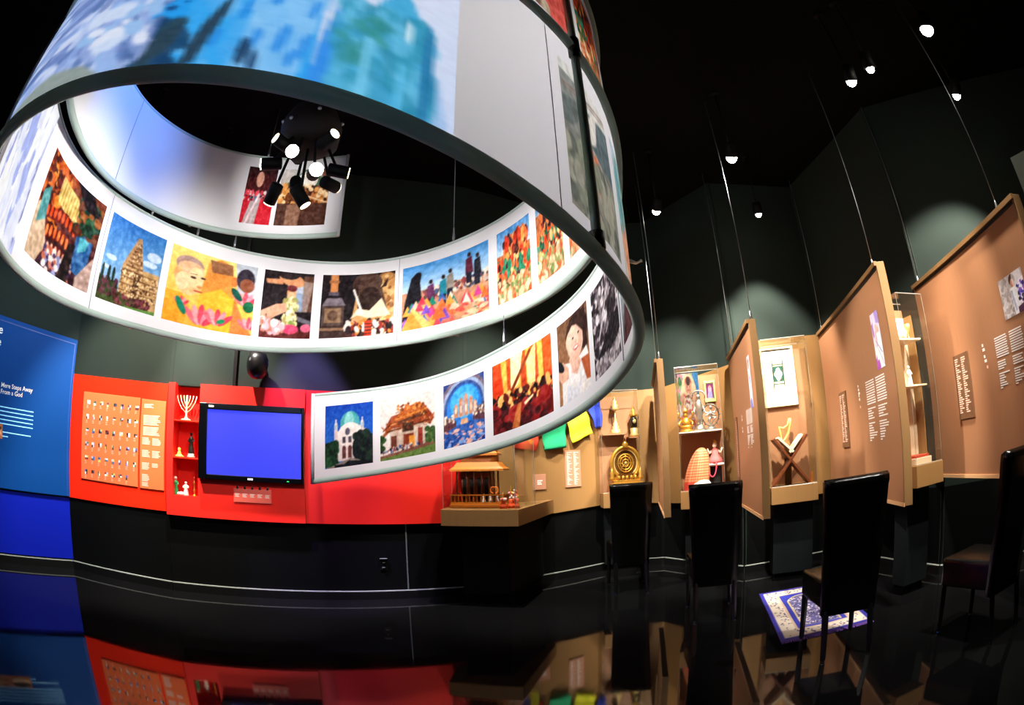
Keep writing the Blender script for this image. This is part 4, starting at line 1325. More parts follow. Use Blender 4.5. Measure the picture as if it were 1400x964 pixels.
flag('red prayer flag, half hidden behind the lower edge of the spiral screen', ((703, 588), (739, 580), (735, 617), (703, 613)), mat('red_cloth', 'ee4526', rough=.8, var=.15, scale=8), 1)
flag('green prayer flag between the red and the yellow one', ((740, 580), (774, 562), (774, 612), (745, 616)), mat('green_cloth', '12a06a', rough=.8, var=.25, scale=8), 2)
flag('yellow prayer flag between the green and the blue one', ((772, 566), (800, 555), (810, 592), (783, 606)), mat('yellow_cloth', 'ecf02a', rough=.8, var=.15, scale=8), 3)
flag('blue prayer flag beside the gilded altar case', ((800, 548), (820, 540), (823, 584), (814, 586)), mat('blue_cloth', '2a44c4', rough=.8, var=.2, scale=8), 4)

# ================================================================== TAN BACK PANELS OF THE BAYS
f6, f7, f8 = FR[6], FR[7], FR[8]
wallpanel(f6, .01, f6.len-.02, (.74, .74), (f6.px(907, 530, Yt)[1], f6.px(985, 501, Yt)[1]), 'tan wall panel behind the case with the deity poster')
wallpanel(f7, .0, f7.len-.02, (f7.px(1122, 675, Yt)[1],)*2, (f7.px(1117, 457, Yt)[1]-.06, f7.px(1117, 457, Yt)[1]), 'tan wall panel behind the case with the framed manuscript')

# ================================================================== HANGING DIVIDER PANELS
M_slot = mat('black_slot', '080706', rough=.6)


def divider(label, front, back, th, zb_, ztf, ztb, cables):
    """front, back in plan; face to the viewer's left"""
    fr = Frame(back, front)                      # local x runs from the wall towards the viewer, face at local y = 0
    t = at_frame(fr, 'divider_panel', label, 'display panel', 0, 0, 0)
    L = fr.len
    zt = lambda x: ztb+(ztf-ztb)*x/L
    B().slab([(0, zb_), (L-.02, zb_), (L-.02, zt(L)), (0, zt(0))], 0, th).build('panel_board', M_tan2, t)
    B().box(L-.02, L, -.004, th+.004, zb_, ztf).build('front_edge', M_tanedge, t, bevel=.002)
    B().slab([(0, zb_-.004), (L, zb_-.004), (L, zb_+.022), (0, zb_+.022)], -.007, 0).build('bottom_rail', mat('pale_wood_rail', 'd8a878', rough=.5), t)
    B().slab([(0, zt(0)-.028), (L, ztf-.028), (L, ztf+.004), (0, zt(0)+.004)], -.022, 0).build('top_rail', M_tanedge, t)
    B().slab([(.02, zt(0)-.05), (L-.03, zt(L)-.05), (L-.03, zt(L)-.028), (.02, zt(0)-.028)], -.004, 0).build('black_groove', M_slot, t)  # black groove under the top rail
    for q in cables:
        x = L*q
        o = B().tube([(x, th/2, zt(x)), (x, th/2, CEIL)], .003, 6).build('suspension_cable', M_cable, t, True)
        B().tube([(x, th/2, zt(x)), (x, th/2, zt(x)+.03), (x, th/2, zt(x)+.06), (x, th/2, zt(x)+.075)], [.011, .011, .007, .004], 8).build('cable_grip', M_steel, o, True)
    return t, fr


def panel_print(t, fr, tl, br, pt, label):
    x0, z1 = fr.px(*tl)
    x1, z0 = fr.px(*br)
    o = print_obj('photo_print', flat(x0, x1, z0, z1, -.003), pt, M_vivid, t)
    o['label'] = label
    return x0, x1, z0, z1


def panel_text(t, fr, tl, br, cols, rows, seed, title=True):
    x0, z1 = fr.px(*tl)
    x1, z0 = fr.px(*br)
    cw = (x1-x0)/cols
    r = random.Random(seed)
    b = B()
    pit = (z1-z0)/rows
    for c in range(cols):
        k = 0
        off = -c*0
        for j in range(rows):
            blk = j < rows*.42
            if j in (int(rows*.42), int(rows*.64)):
                continue
            ln = .84*r.uniform(.93, 1) if blk else .84*r.uniform(.35, .95)
            if j > rows*.92:
                ln = .16 if j == rows-1 else 0
            lines(b, x0+c*cw, z1-j*pit, [ln*cw], pit*.5, pit, -.002)
    b.build('text_block', M_ink, t)['kind'] = 'stuff'


def panel_title(t, fr, pts, m=M_ink):
    b = B()
    for (x, y, n) in pts:
        a, z = fr.px(x, y)
        for k in range(n):
            b.box(a, a+.022+.012*((k*7) % 3), -.002, -.001, z-k*.03-.02, z-k*.03)
    b.build('lettering', m, t)['kind'] = 'stuff'


def panel_plaque(t, fr, tl, br, seed):
    x0, z1 = fr.px(*tl)
    x1, z0 = fr.px(*br)
    o = B().box(x0, x1, -.014, 0, z0, z1).build('text_plaque', M_brown, t, bevel=.0015)
    o['label'] = 'tall narrow brown plaque of pale text'
    r = random.Random(seed)
    b = B()
    w_ = x1-x0
    n = 26
    for c in range(2):
        lines(b, x0+w_*(.1+.44*c), z1-(z1-z0)*.06, [w_*.36*r.uniform(.3, 1) for k in range(n)], (z1-z0)*.018, (z1-z0)*.033, -.0155)
    b.build('lettering', M_pale, o)['kind'] = 'stuff'


# 1: edge-on beside the altar case
t, fr = divider('narrow looking tan divider panel seen edge on, first from the left', (1.244, 4.315), (1.60, 5.78), .05, .75, 2.116, 2.116, (.97, .5))
# 2
t, fr = divider('tan divider panel with a small portrait photograph, second from the left', (1.748, 3.437), (2.174, 4.86), .05, .75, 2.213, 2.213, (.985, .1))
pt = Paint(24, 60, 'e8e0ec', seed=41).grad('cfc8d8', 'e8d8e4').p([(.2, .2), (.6, .1), (.8, .5), (.7, 1), (.2, 1)], 'f4ecf2').e(.42, .16, .2, .1, '3a2a2c').e(.5, .2, .16, .08, 'd8a890').p([(.3, .4), (.7, .4), (.6, .7)], '8a7ad0').p([(.1, .85), (.6, .8), (.9, 1), (.1, 1)], '5a78d0').noise(.06)
panel_print(t, fr, (1020.5, 489), (1031, 556), pt, 'small portrait photograph')
panel_text(t, fr, (1020, 562), (1032.5, 612), 2, 26, 2)
panel_title(t, fr, ((1014, 568, 2), (1015, 584, 2)))
panel_plaque(t, fr, (1007, 571), (1013, 660), 3)
# 3
t, fr = divider('large tan divider panel with a pink and violet photograph, third from the left', (2.53, 2.704), (3.29, 4.76), .06, .75, 2.42, 2.42, (.93, .04))
pt = Paint(36, 70, 'f2eaf6', seed=42).grad('dcd0f0', 'f8f4fa').p([(.55, 0), (1, 0), (1, .25), (.6, .2)], 'a890d8').p([(.0, .2), (.2, .15), (.25, .4), (.1, .45)], '9a6ac8').e(.55, .3, .12, .08, 'f0b8a8').e(.72, .34, .1, .07, 'eab0a0').p([(.35, .38), (.85, .38), (.95, .8), (.4, .8)], 'fbf8ff').p([(.3, .35), (.5, .3), (.5, .6), (.35, .62)], 'f0b4c0').l(.3, .5, .9, .75, .03, '7c8ad0').p([(0, .82), (.25, .7), (.5, .95), (.45, 1), (0, 1)], 'b040c0').p([(.15, .62), (.5, .62), (.5, .8), (.2, .85)], 'ffffff').l(.4, .62, .95, .95, .02, '8a90c0').noise(.05)
panel_print(t, fr, (1189, 432), (1211, 500), pt, 'pink and violet photograph of people in white')
panel_text(t, fr, (1183, 523), (1221, 601), 2, 25, 5)
panel_title(t, fr, ((1172.5, 527, 3), (1174, 540, 2)))
panel_title(t, fr, ((1176, 555, 1),), M_pale)
panel_plaque(t, fr, (1148, 538), (1163, 611), 6)
# 4
t, fr = divider('largest tan divider panel at the right edge of the picture, above the cropped chair', (2.882, 1.513), (3.40, 3.19), .06, .83, 2.43, 2.43, (.86, .04))
pt = Paint(56, 64, 'c8c0c4', seed=43).grad('b8b0b4', 'd8d0d2').spk(0, 0, .5, 1, ['a8a0a0', 'c8c4c4', '98908e'], 60, .06).e(.56, .16, .12, .14, '3a2420').e(.56, .24, .08, .11, 'c88a6a').e(.75, .2, .2, .3, 'f8f4fa', 0, .6).p([(.42, .34), (.7, .34), (.72, 1), (.46, 1)], 'eef0f6').p([(.66, .3), (1, .2), (1, .9), (.72, .8)], 'f4eefa').spk(.7, .3, 1, .75, ['3a4ac8', '20206a', '8a5ac0', '1c1c2c', 'e8e0f8'], 50, .045).p([(.6, .85), (1, .78), (1, 1), (.6, 1)], '4a2a4a').p([(.42, .4), (.5, .4), (.56, .9), (.5, .92)], 'b0b8d0').noise(.06)
panel_print(t, fr, (1364, 386), (1408, 420), pt, 'photograph of a person in white beside a pale wall')
panel_text(t, fr, (1359, 463), (1412, 520), 2, 22, 8)
panel_title(t, fr, ((1342, 471, 2), (1345, 486, 2)))
panel_title(t, fr, ((1349, 500, 1),), M_pale)
panel_plaque(t, fr, (1304, 488), (1334, 570), 9)
# a fifth panel glimpsed beyond the largest one
fg = Frame((3.75, 1.95), (4.1, 1.2))
t = thing('grey_partition', 'plain grey green partition top glimpsed in the upper right corner behind the largest divider panel', 'partition', (3.72, 1.83, 0), math.radians(-72))
B().box(0, 1.4, 0, .08, 0, 3.02).build('partition_board', mat('grey_green_panel', '6f7f77', rough=.7), t)

# ================================================================== GLASS CASES A-D
def case(label, L, R_pt, depth, zb_, zt_, ztop, ped=.13):
    fr = Frame(L, R_pt)
    w_ = fr.len
    t = at_frame(fr, 'glass_display_case', label, 'display case')
    B().box(0, w_, 0, depth, zb_, zt_).build('case_base', M_tan, t, bevel=.002)
    B().box(.03, w_-.03, ped, depth, .08, zb_).build('pedestal', M_pedestal, t)
    B().box(.05, w_-.05, ped+.03, depth, 0, .08).build('plinth', M_black, t)
    B().box(0, w_, depth-.012, depth, zt_, ztop-.05).build('back_board', M_tan2, t)
    e = .005
    B().box(.004, w_-.004, .008, .008+e, zt_, ztop).build('front_pane', M_glass, t)
    for x in (.004, w_-.004-e):
        B().box(x, x+e, .008, depth-.013, zt_, ztop).build('side_pane', M_glass, t)
    B().box(.004, w_-.004, .008, depth-.013, ztop, ztop+e).build('top_pane', M_glass, t)
    M_e = mat('bright_acrylic_edge', '8f8a82', rough=.3)
    b = B()
    for x in (.006, w_-.006):
        b.tube([(x, .01, zt_), (x, .01, ztop)], .0015, 6)
    b.tube([(.006, .01, ztop), (w_-.006, .01, ztop)], .0035, 6).tube([(.006, depth-.02, ztop), (w_-.006, depth-.02, ztop)], .003, 6).tube([(.006, .01, zt_+.004), (w_-.006, .01, zt_+.004)], .0035, 6)
    b.build('pane_edges', M_e, t)
    return t, fr


# --- A: gilded altar case
tA, fa = case('tall glass case with gilded altar and finials, behind the leftmost chair', (.952, 5.72), (1.402, 5.73), .2, .75, .914, 2.06)
ys = .1
zsA = fa.px(840, 593, ys)[1]
zsB = fa.px(866, 597, ys)[1]
xm = fa.px(857, 595, ys)[0]
B().box(.02, xm-.01, .03, .187, zsA-.018, zsA).build('shelf', M_tan2, tA)
B().box(xm+.01, .43, .03, .187, zsB-.018, zsB).build('shelf', M_tan2, tA)
x, _ = fa.px(842, 590, ys)
q = at_frame(fa, 'gilded_stupa', 'tall gilded stupa shaped finial on the left shelf of the altar case', 'ornament', x, ys, zsA)
h = fa.px(842, 542, ys)[1]-zsA
B().lathe([(.06, 0), (.064, .014), (.05, .02), (.054, .045), (.036, .055), (.042, .08), (.026, .09), (.03, .115), (.016, .13), (.018, .15), (.008, .17), (.006, h*.62)], n=14).build('base', M_gold2, q, True)
B().lathe([(.008, h*.6), (.05, h*.66), (.03, h*.7), (.042, h*.76), (.022, h*.8), (.032, h*.86), (.012, h*.9), (.016, h*.95), (.001, h)], n=14).build('finial', M_gold2, q, True)
x, _ = fa.px(867, 594, ys)
q = at_frame(fa, 'gold_shrine_ornament', 'small black and gold shrine ornament on the right shelf of the altar case', 'ornament', x, ys, zsB)
B().lathe([(.05, 0), (.055, .02), (.04, .04), (.045, .09), (.03, .1)], n=12).build('base', M_gold2, q, True)
B().lathe([(.034, .1), (.045, .14), (.045, .2), (.03, .23)], n=10).build('middle', mat('black_lacquer', '1c1410', rough=.25), q, True)
B().ell((0, -.045, .17), .022, .006, .024).build('disc', M_gold2, q, True)
B().lathe([(.035, .23), (.05, .245), (.02, .27), (.03, .29), (.01, .31), (.001, .36)], n=12).build('crown', M_gold, q, True)
# altar throne
x0, z0 = fa.px(834, 666, ys)
x1, z1 = fa.px(876, 601, ys)
q = at_frame(fa, 'gilded_altar', 'big gilded horseshoe shaped altar with a wheel, in the lower part of the altar case', 'altar', (x0+x1)/2, ys, .914)
hw, hh = (x1-x0)/2, z1-.914
zc = hh*.56
B().box(-hw, hw, -.09, .09, .03, .07).box(-hw*.92, hw*.92, -.08, .08, .07, .11).box(-hw*.8, hw*.8, -.07, .07, .11, .135).build('stepped_base', M_gold, q, bevel=.003)
B().box(-hw*1.02, hw*1.02, -.095, .09, 0, .03).build('pink_cloth', M_pink, q, bevel=.004)
pts = [(hw*.84*math.sin(a)*(1 if abs(a) < 2.2 else 1.0), 0, zc+hh*.31*-math.cos(a)*-1) for a in np.linspace(-2.5, 2.5, 30)]
B().tube([(-hw*.72, 0, .13)]+pts+[(hw*.72, 0, .13)], .022, 8).build('horseshoe_frame', M_gold, q, True)
B().tube([(p_[0]*.84, .002, zc+(p_[2]-zc)*.84) for p_ in pts], .009, 8).build('inner_frame', M_gold2, q, True)
b = B()
b.slab([(hw*.74*math.cos(a), zc+hh*.27*math.sin(a)) for a in np.linspace(0, 2*PI, 24, endpoint=False)], .012, .018)
b.build('dark_back', mat('amber_back', '6a4316', rough=.4, metal=.4), q)
for r_ in (.22, .16, .09):
    B().tube([(hw*2.1*r_*math.cos(a), 0, zc+hh*.8*r_*math.sin(a)) for a in np.linspace(0, 2*PI, 20, endpoint=False)], .008, 6, close=True).build('wheel_ring', M_gold, q, True)
for k in range(8):
    a = k*PI/4
    B().tube([(0, .002, zc), (hw*.46*math.cos(a), .002, zc+hh*.176*math.sin(a))], .005, 6).build('wheel_spoke', M_gold, q, True)
B().ell((0, -.008, zc), .016, .01, .016).build('wheel_hub', M_gold2, q, True)
B().lathe([(.05, hh*.86), (.03, hh*.9), (.04, hh*.93), (.02, hh*.97), (.001, hh*1.05)], n=12).build('crest', M_gold, q, True)
for s in (-1, 1):
    B().lathe([(.03, .135), (.035, .16), (.02, .19), (.026, .22), (.012, .25), (.001, .29)], (s*hw*.86, -.02, 0), 10).build('side_finial', M_gold, q, True)
for k in range(5):
    B().ell((-hw*.5+k*hw*.25, -.06, .16), .02, .018, .028, 8, 6).build('carved_leaf', M_gold, q, True)

# --- B: deity poster case
tB, fb = case('tall glass case holding a deity poster and statuettes, behind the second chair', (1.564, 4.854), (1.978, 4.69), .36, .75, .921, 2.13)
ys = .2
zsh = fb.px(955, 590, ys)[1]
B().box(.01, fb.len-.01, .05, .345, zsh-.012, zsh).build('shelf', mat('white_shelf', 'd8d0c8', rough=.4), tB)
x0, z1 = fb.px(925.5, 512, .3)
x1, z0 = fb.px(958, 564, .3)
q = at_frame(fb, 'deity_poster', 'colourful poster of a seated garlanded deity leaning in the upper part of its case', 'poster', (x0+x1)/2, .3, zsh)
z0 = z0-zsh
z1 = z1-zsh
hw = (x1-x0)/2
B().box(-hw, hw, .0, .01, 0.0, z1).build('poster_board', M_white, q)
pt = Paint(60, 90, 'e8e0d8', seed=51).spk(0, 0, 1, .5, ['5aa050', '88c070', 'd88aa0', 'f0d8e0', '3a7a4a', 'e8a8b8'], 150, .07).p([(.7, 0), (1, 0), (1, .4), (.8, .3)], '3a8ad0').e(.5, .36, .36, .34, 'f6dcb0').e(.5, .16, .16, .1, 'e05a48').e(.5, .24, .15, .12, 'e8a088').e(.5, .14, .1, .08, '4a2a28').e(.44, .24, .02, .012, '3a2018').e(.56, .24, .02, .012, '3a2018').e(.5, .3, .04, .01, 'c03a3a')
pt.p([(.28, .42), (.5, .34), (.72, .42), (.76, .66), (.24, .66)], 'e8b090').p([(.3, .4), (.42, .4), (.52, .62), (.44, .66)], 'c85a50').e(.5, .55, .13, .12, 'f8ecdc').spk(.3, .36, .7, .66, ['f4e4e0', 'd84a48', '6a3a2a'], 40, .025).e(.18, .5, .06, .18, 'e0a080', .4).e(.82, .5, .06, .18, 'e0a080', -.4).p([(.05, .74), (.5, .62), (.95, .74), (.9, .9), (.1, .9)], 'e87a68').e(.5, .76, .3, .07, 'f4b8a0').r(0, .86, 1, 1, 'e06a58').spk(0, .8, 1, 1, ['f0a090', 'f8d0b8', 'd85040'], 30, .05)
pt.a *= .5
print_obj('poster_print', flat(-hw, hw, .02, z1, -.002), pt.noise(.05), M_vivid, q)
x0, z1 = fb.px(962, 521, .3)
x1, z0 = fb.px(979, 548, .3)
q = at_frame(fb, 'framed_picture', 'small green framed picture hanging at the upper right in the deity case', 'picture', (x0+x1)/2, .34, z0)
hw, h = (x1-x0)/2, z1-z0
b = B()
b.box(-hw, hw, -.02, 0, 0, h*.1).box(-hw, hw, -.02, 0, h*.9, h).box(-hw, -hw*.8, -.02, 0, h*.1, h*.9).box(hw*.8, hw, -.02, 0, h*.1, h*.9)
b.build('frame', mat('lime_frame', 'b8d878', rough=.5), q)
pt = Paint(30, 44, 'd8c8a8', seed=52).r(.1, .06, .9, .9, '8a2a6a').e(.5, .4, .2, .24, 'd8b0d0').e(.5, .24, .1, .1, 'd89a80').p([(.3, .5), (.7, .5), (.8, .9), (.2, .9)], 'a8a0d8').noise(.08)
pt.a *= .7
print_obj('picture_print', flat(-hw*.8, hw*.8, h*.1, h*.9, -.012), pt, M_vivid, q)


def stat(fr, name, label, px, z, y, cat='statuette'):
    x = fr.px(px, 580, y)[0]
    return at_frame(fr, name, label, cat, x, y, z)


M_silver = mat('silver_metal', 'c8c4bc', rough=.3, metal=.9)
q = stat(fb, 'brass_statuette', 'squat brass seated statuette at the left on the shelf of the deity case', 938, zsh, .14)
B().lathe([(.07, 0), (.07, .015), (.05, .03)], n=12).build('base', M_gold, q, True)
b = B()
b.ell((0, 0, .05), .065, .045, .03).lathe([(.04, .05), (.045, .1), (.03, .13), (.014, .15)], n=10).ell((0, 0, .17), .024, .024, .03)
for s in (-1, 1):
    b.tube([(s*.04, 0, .12), (s*.07, -.02, .09), (s*.06, -.04, .06)], .011, 6).tube([(s*.035, 0, .13), (s*.075, -.01, .16), (s*.07, -.02, .2)], .009, 6)
b.build('body', M_gold, q, True)
B().lathe([(.03, .19), (.018, .22), (.001, .25)], n=10).build('crown', M_gold, q, True)
q = stat(fb, 'silver_statuette', 'tall silver standing statuette in the middle of the shelf of the deity case', 957, zsh, .12)
B().lathe([(.055, 0), (.06, .02), (.035, .05), (.03, .06)], n=12).build('base', M_silver, q, True)
b = B()
b.lathe([(.03, .06), (.034, .12), (.03, .2), (.04, .26), (.02, .3), (.012, .31)], n=12).ell((0, 0, .335), .022, .022, .028)
for s in (-1, 1):
    b.tube([(s*.03, 0, .26), (s*.055, -.01, .2), (s*.04, -.03, .17)], .009, 6)
b.build('body', M_silver, q, True)
B().tube([(.07*math.cos(a), .01, .34+.06*math.sin(a)) for a in np.linspace(-.3, PI+.3, 12)], .008, 6).build('halo', M_silver, q, True)
q = stat(fb, 'dancing_statuette', 'dark silver dancing statuette inside a flame ring on the deity case shelf', 972, zsh, .14)
B().lathe([(.05, 0), (.05, .02), (.03, .035)], n=12).build('base', M_silver, q, True)
B().tube([(.085*math.cos(a), 0, .15+.105*math.sin(a)) for a in np.linspace(0, 2*PI, 22, endpoint=False)], .008, 6, close=True).build('flame_ring', mat('dark_silver', '7a746a', rough=.35, metal=.9), q, True)
b = B()
for k in range(14):
    a = k*2*PI/14
    b.tube([(.09*math.cos(a), 0, .15+.11*math.sin(a)), (.112*math.cos(a), 0, .15+.135*math.sin(a))], [.007, .002], 5)
b.build('flames', mat('dark_silver', '7a746a'), q)['kind'] = 'stuff'
b = B()
b.tube([(.01, 0, .035), (-.015, 0, .09), (0, 0, .14)], [.012, .014, .016], 8).tube([(0, 0, .13), (.05, -.01, .12), (.02, -.02, .08)], [.014, .012, .008], 8).tube([(0, 0, .13), (.005, 0, .19)], [.018, .022], 8).ell((.006, 0, .222), .018, .018, .022)
for s in (-1, 1):
    b.tube([(0, 0, .185), (s*.04, -.01, .17), (s*.065, 0, .2)], .008, 6).tube([(0, 0, .18), (s*.03, -.02, .15), (s*.05, -.03, .14)], .008, 6)
b.build('dancer', M_silver, q, True)
# lower part: checked bundle, white cloth, doll on bench, garland
x0, z0 = fb.px(934, 668, .15)
x1, z1 = fb.px(968, 611, .15)
q = at_frame(fb, 'checked_bundle', 'large orange checked cloth bundle in the lower part of the deity case', 'bundle', (x0+x1)/2, .16, .921)
hw = (x1-x0)/2
hh = z1-.921


def bun(u, v):
    a = u*2*PI
    r = math.sqrt(max(0, 1-(v**2.4)))
    cx = (v**1.2)*hw*.5
    return (cx+hw*.95*r*math.cos(a)+.004*math.sin(a*9), .1*r*math.sin(a), hh*v)


pt = Paint(90, 60, 'd84a1c', seed=53)
for k in range(34):
    pt.r(k/34, 0, k/34+.013, 1, 'f0c8a0', .7)
for k in range(16):
    pt.r(0, k/16, 1, k/16+.028, 'f0c8a0', .7)
pt.r(0, .8, 1, 1, 'd83a38', .75)
print_obj('checked_cloth', bun, pt, M_print, q)
x, _ = fb.px(958, 660, .08)
q = at_frame(fb, 'white_cloth', 'crumpled white cloth heaped in front of the checked bundle', 'cloth', x, .1, .921)
rc = np.random.RandomState(2).uniform(-1, 1, (20, 12))
B().grid(lambda u, v: ((.125*math.cos(u*2*PI)*(1-v**2*.9)+.008*rc[int(u*18.9) % 19][int(v*11)]), .07*math.sin(u*2*PI)*(1-v**2*.9), .13*v+.008*rc[int(u*18.9) % 19][int(v*11)]*v), 20, 10).build('cloth_heap', mat('white_cotton', 'f6efe8', rough=.9), q, True)
x, _ = fb.px(979, 650, .2)
q = at_frame(fb, 'small_bench', 'small pale wooden bench carrying the seated doll in the deity case', 'bench', x, .2, .921)
zb1 = fb.px(979, 633, .2)[1]-.921
B().box(-.085, .085, -.06, .06, zb1-.018, zb1).build('bench_top', M_white, q, bevel=.002)
for sx in (-1, 1):
    for sy in (-1, 1):
        B().box(sx*.07-.009, sx*.07+.009, sy*.045-.009, sy*.045+.009, 0, zb1-.018).build('leg', M_wood, q)
B().box(-.07, .07, .04, .048, .02, zb1-.03).build('back_slat', M_dark, q)
q = at_frame(fb, 'seated_doll', 'pink clad doll seated on the small bench in the deity case', 'doll', x, .2, .921+zb1)
B().lathe([(.07, 0), (.078, .02), (.06, .05), (.035, .09), (.04, .12), (.02, .145), (.012, .15)], n=14).build('dress', M_pink, q, True)
B().ell((0, -.003, .178), .025, .024, .03).build('head', mat('pale_skin', 'f2d4bc', rough=.6), q, True)
B().ell((0, .006, .19), .027, .026, .026).build('hair', M_blk, q, True)
for s in (-1, 1):
    B().tube([(s*.035, 0, .12), (s*.06, -.02, .1), (s*.075, -.03, .15)], [.012, .01, .008], 6).build('arm', mat('pale_skin', 'f2d4bc'), q, True)
B().lathe([(.024, .2), (.014, .22), (.001, .235)], n=8).build('crown', M_gold, q, True)
q = at_frame(fb, 'pink_garland', 'pink bead garland hanging from the small bench in the deity case', 'garland', x-.035, .125, .921+.02)
B().tube([(.045*math.cos(a), 0, zb1-.012+.0*math.sin(a)-(.0 if math.sin(a) > 0 else -math.sin(a)*.14)) for a in np.linspace(PI, 2*PI, 14)], .007, 6).build('beads', mat('rose_beads', 'e04a68', rough=.5), q, True)

# --- C: manuscript case
tC, fc = case('tall glass case with a framed manuscript above a folding book stand', (2.239, 4.229), (2.661, 4.072), .38, .75, .902, 2.24)
yb = .355
x0, z1 = fc.px(1037, 478, yb)
x1, z0 = fc.px(1091, 553, yb)
q = at_frame(fc, 'framed_manuscript', 'white matted framed manuscript page in the upper part of its glass case', 'picture', (x0+x1)/2, yb+.01, z0)
hw, h = (x1-x0)/2, z1-z0
b = B()
f_ = .018
b.box(-hw, hw, -.03, 0, 0, f_).box(-hw, hw, -.03, 0, h-f_, h).box(-hw, -hw+f_, -.03, 0, f_, h-f_).box(hw-f_, hw, -.03, 0, f_, h-f_)
b.build('frame', mat('pale_gilt_frame', 'ecdcb4', rough=.4), q)
B().box(-hw+f_, hw-f_, -.015, -.004, f_, h-f_).build('mat_board', mat('white_mat', 'ccd0c8', rough=.8), q)
pt = Paint(40, 60, 'e8e4b8', seed=54).r(.12, .12, .88, .9, 'ece8c0').r(.14, .27, .86, .72, '1c4a3c').r(.1, .1, .17, .94, '2a3a30').r(.83, .06, .9, .88, '2a3a30').r(.1, .2, .9, .24, '3a4438').r(.1, .77, .9, .81, '3a4438').e(.5, .5, .2, .19, 'f2f4ea').e(.5, .5, .28, .1, 'f2f4ea')
pt.spk(.2, .3, .8, .7, ['8a3030', '3a7a58', '102a24'], 30, .02)
pt.e(.5, .5, .18, .17, 'f2f4ea').e(.5, .5, .26, .085, 'f2f4ea')
print_obj('manuscript_page', flat(-hw*.42, hw*.42, h*.26, h*.83, -.017), pt, M_print, q)
# folding book stand with open book
ys = .16
xl, zl_ = fc.px(1056, 601, ys)
xr_, zr_ = fc.px(1101, 594, ys)
xm_, zm_ = fc.px(1081, 624, ys)
x0, _ = fc.px(1056, 661, ys)
x1, _ = fc.px(1111, 655, ys)
q = at_frame(fc, 'book_stand', 'folding cross legged dark wood book stand in the manuscript case', 'book stand', xm_, ys, .902)
zm2, zl2, zr2 = zm_-.902, zl_-.902, zr_-.902
for (xa_, za_, xb_, zb2) in ((x0-xm_, .012, xr_-xm_, zr2), (min(x1-xm_, .16), .012, xl-xm_, zl2)):
    d = Vector((xb_-xa_, 0, zb2-za_)).normalized()
    n_ = Vector((-d.z, 0, d.x))*.011
    pts = [(xa_-n_.x, za_-n_.z), (xb_-n_.x, zb2-n_.z), (xb_+n_.x, zb2+n_.z), (xa_+n_.x, za_+n_.z)]
    if (pts[1][0]-pts[0][0])*(pts[2][1]-pts[1][1])-(pts[1][1]-pts[0][1])*(pts[2][0]-pts[1][0]) < 0:
        pts = pts[::-1]
    B().slab(pts, -.1, .1).build('crossed_board', M_wood, q, bevel=.002)
bk = at_frame(fc, 'open_book', 'open book with pale pages resting on the folding book stand', 'book', xm_, ys, .902+zm2+.02)
for s, xx, zz in ((-1, xl-xm_, zl2-zm2), (1, xr_-xm_, zr2-zm2)):
    d = Vector((xx, zz)).normalized()
    n_ = Vector((-d.y, d.x))*(1 if s > 0 else -1)
    a0 = Vector((0, .004))+n_*.014
    a1 = a0+d*min(.2, Vector((xx, zz)).length*.96)
    pts = [tuple(a0), tuple(a1), tuple(a1+n_*.018), tuple(a0+n_*.022)]
    if s < 0:
        pts = pts[::-1]
    B().slab(pts, -.085, .085).build('page_block', mat('cream_pages', 'f4e6c4', rough=.8), bk)
    if s > 0:
        p0, p1 = a0+d*.04+n_*.0225, a0+d*.1+n_*.0195
        B().slab([tuple(p0), tuple(p1), tuple(p1+n_*.001), tuple(p0+n_*.001)], -.05, .03).build('yellow_mark', mat('yellow_ink', 'e8d020', rough=.6), bk)
x, z = fc.px(1075, 600, .27)
q = at_frame(fc, 'wooden_lyre', 'small pale wooden harp standing behind the book stand', 'instrument', x, .28, .902)
zt2 = fc.px(1083, 572, .28)[1]-.902
B().box(-.03, .03, -.02, .02, 0, zt2-.2).build('stand', M_tanedge, q)
B().tube([(-.05, 0, zt2-.2), (-.055, 0, zt2-.12), (-.06, 0, zt2-.07), (-.02, 0, zt2-.085), (.025, 0, zt2-.06), (.045, 0, zt2), (.055, 0, zt2+.002), (.05, 0, zt2-.06), (.03, 0, zt2-.13), (-.02, 0, zt2-.2)], .011, 8, close=True).build('harp_frame', mat('pale_harp_wood', 'd8a860', rough=.4), q, True)
b = B()
for k in range(5):
    b.tube([(-.045+k*.016, 0, zt2-.085+k*.006), (-.035+k*.013, 0, zt2-.19+k*.012)], .001, 4)
b.build('strings', M_gold2, q)
x, z = fc.px(1113, 648, .1)
q = at_frame(fc, 'wooden_stylus_rest', 'small honey wood wedge in the right front corner of the manuscript case', 'ornament', min(x, .40), .1, .902)
B().slab([(-.03, 0), (.012, .0), (.02, .1), (.008, .1), (-.002, .02), (-.03, .014)], -.02, .02).build('wedge', M_honey, q, bevel=.002)

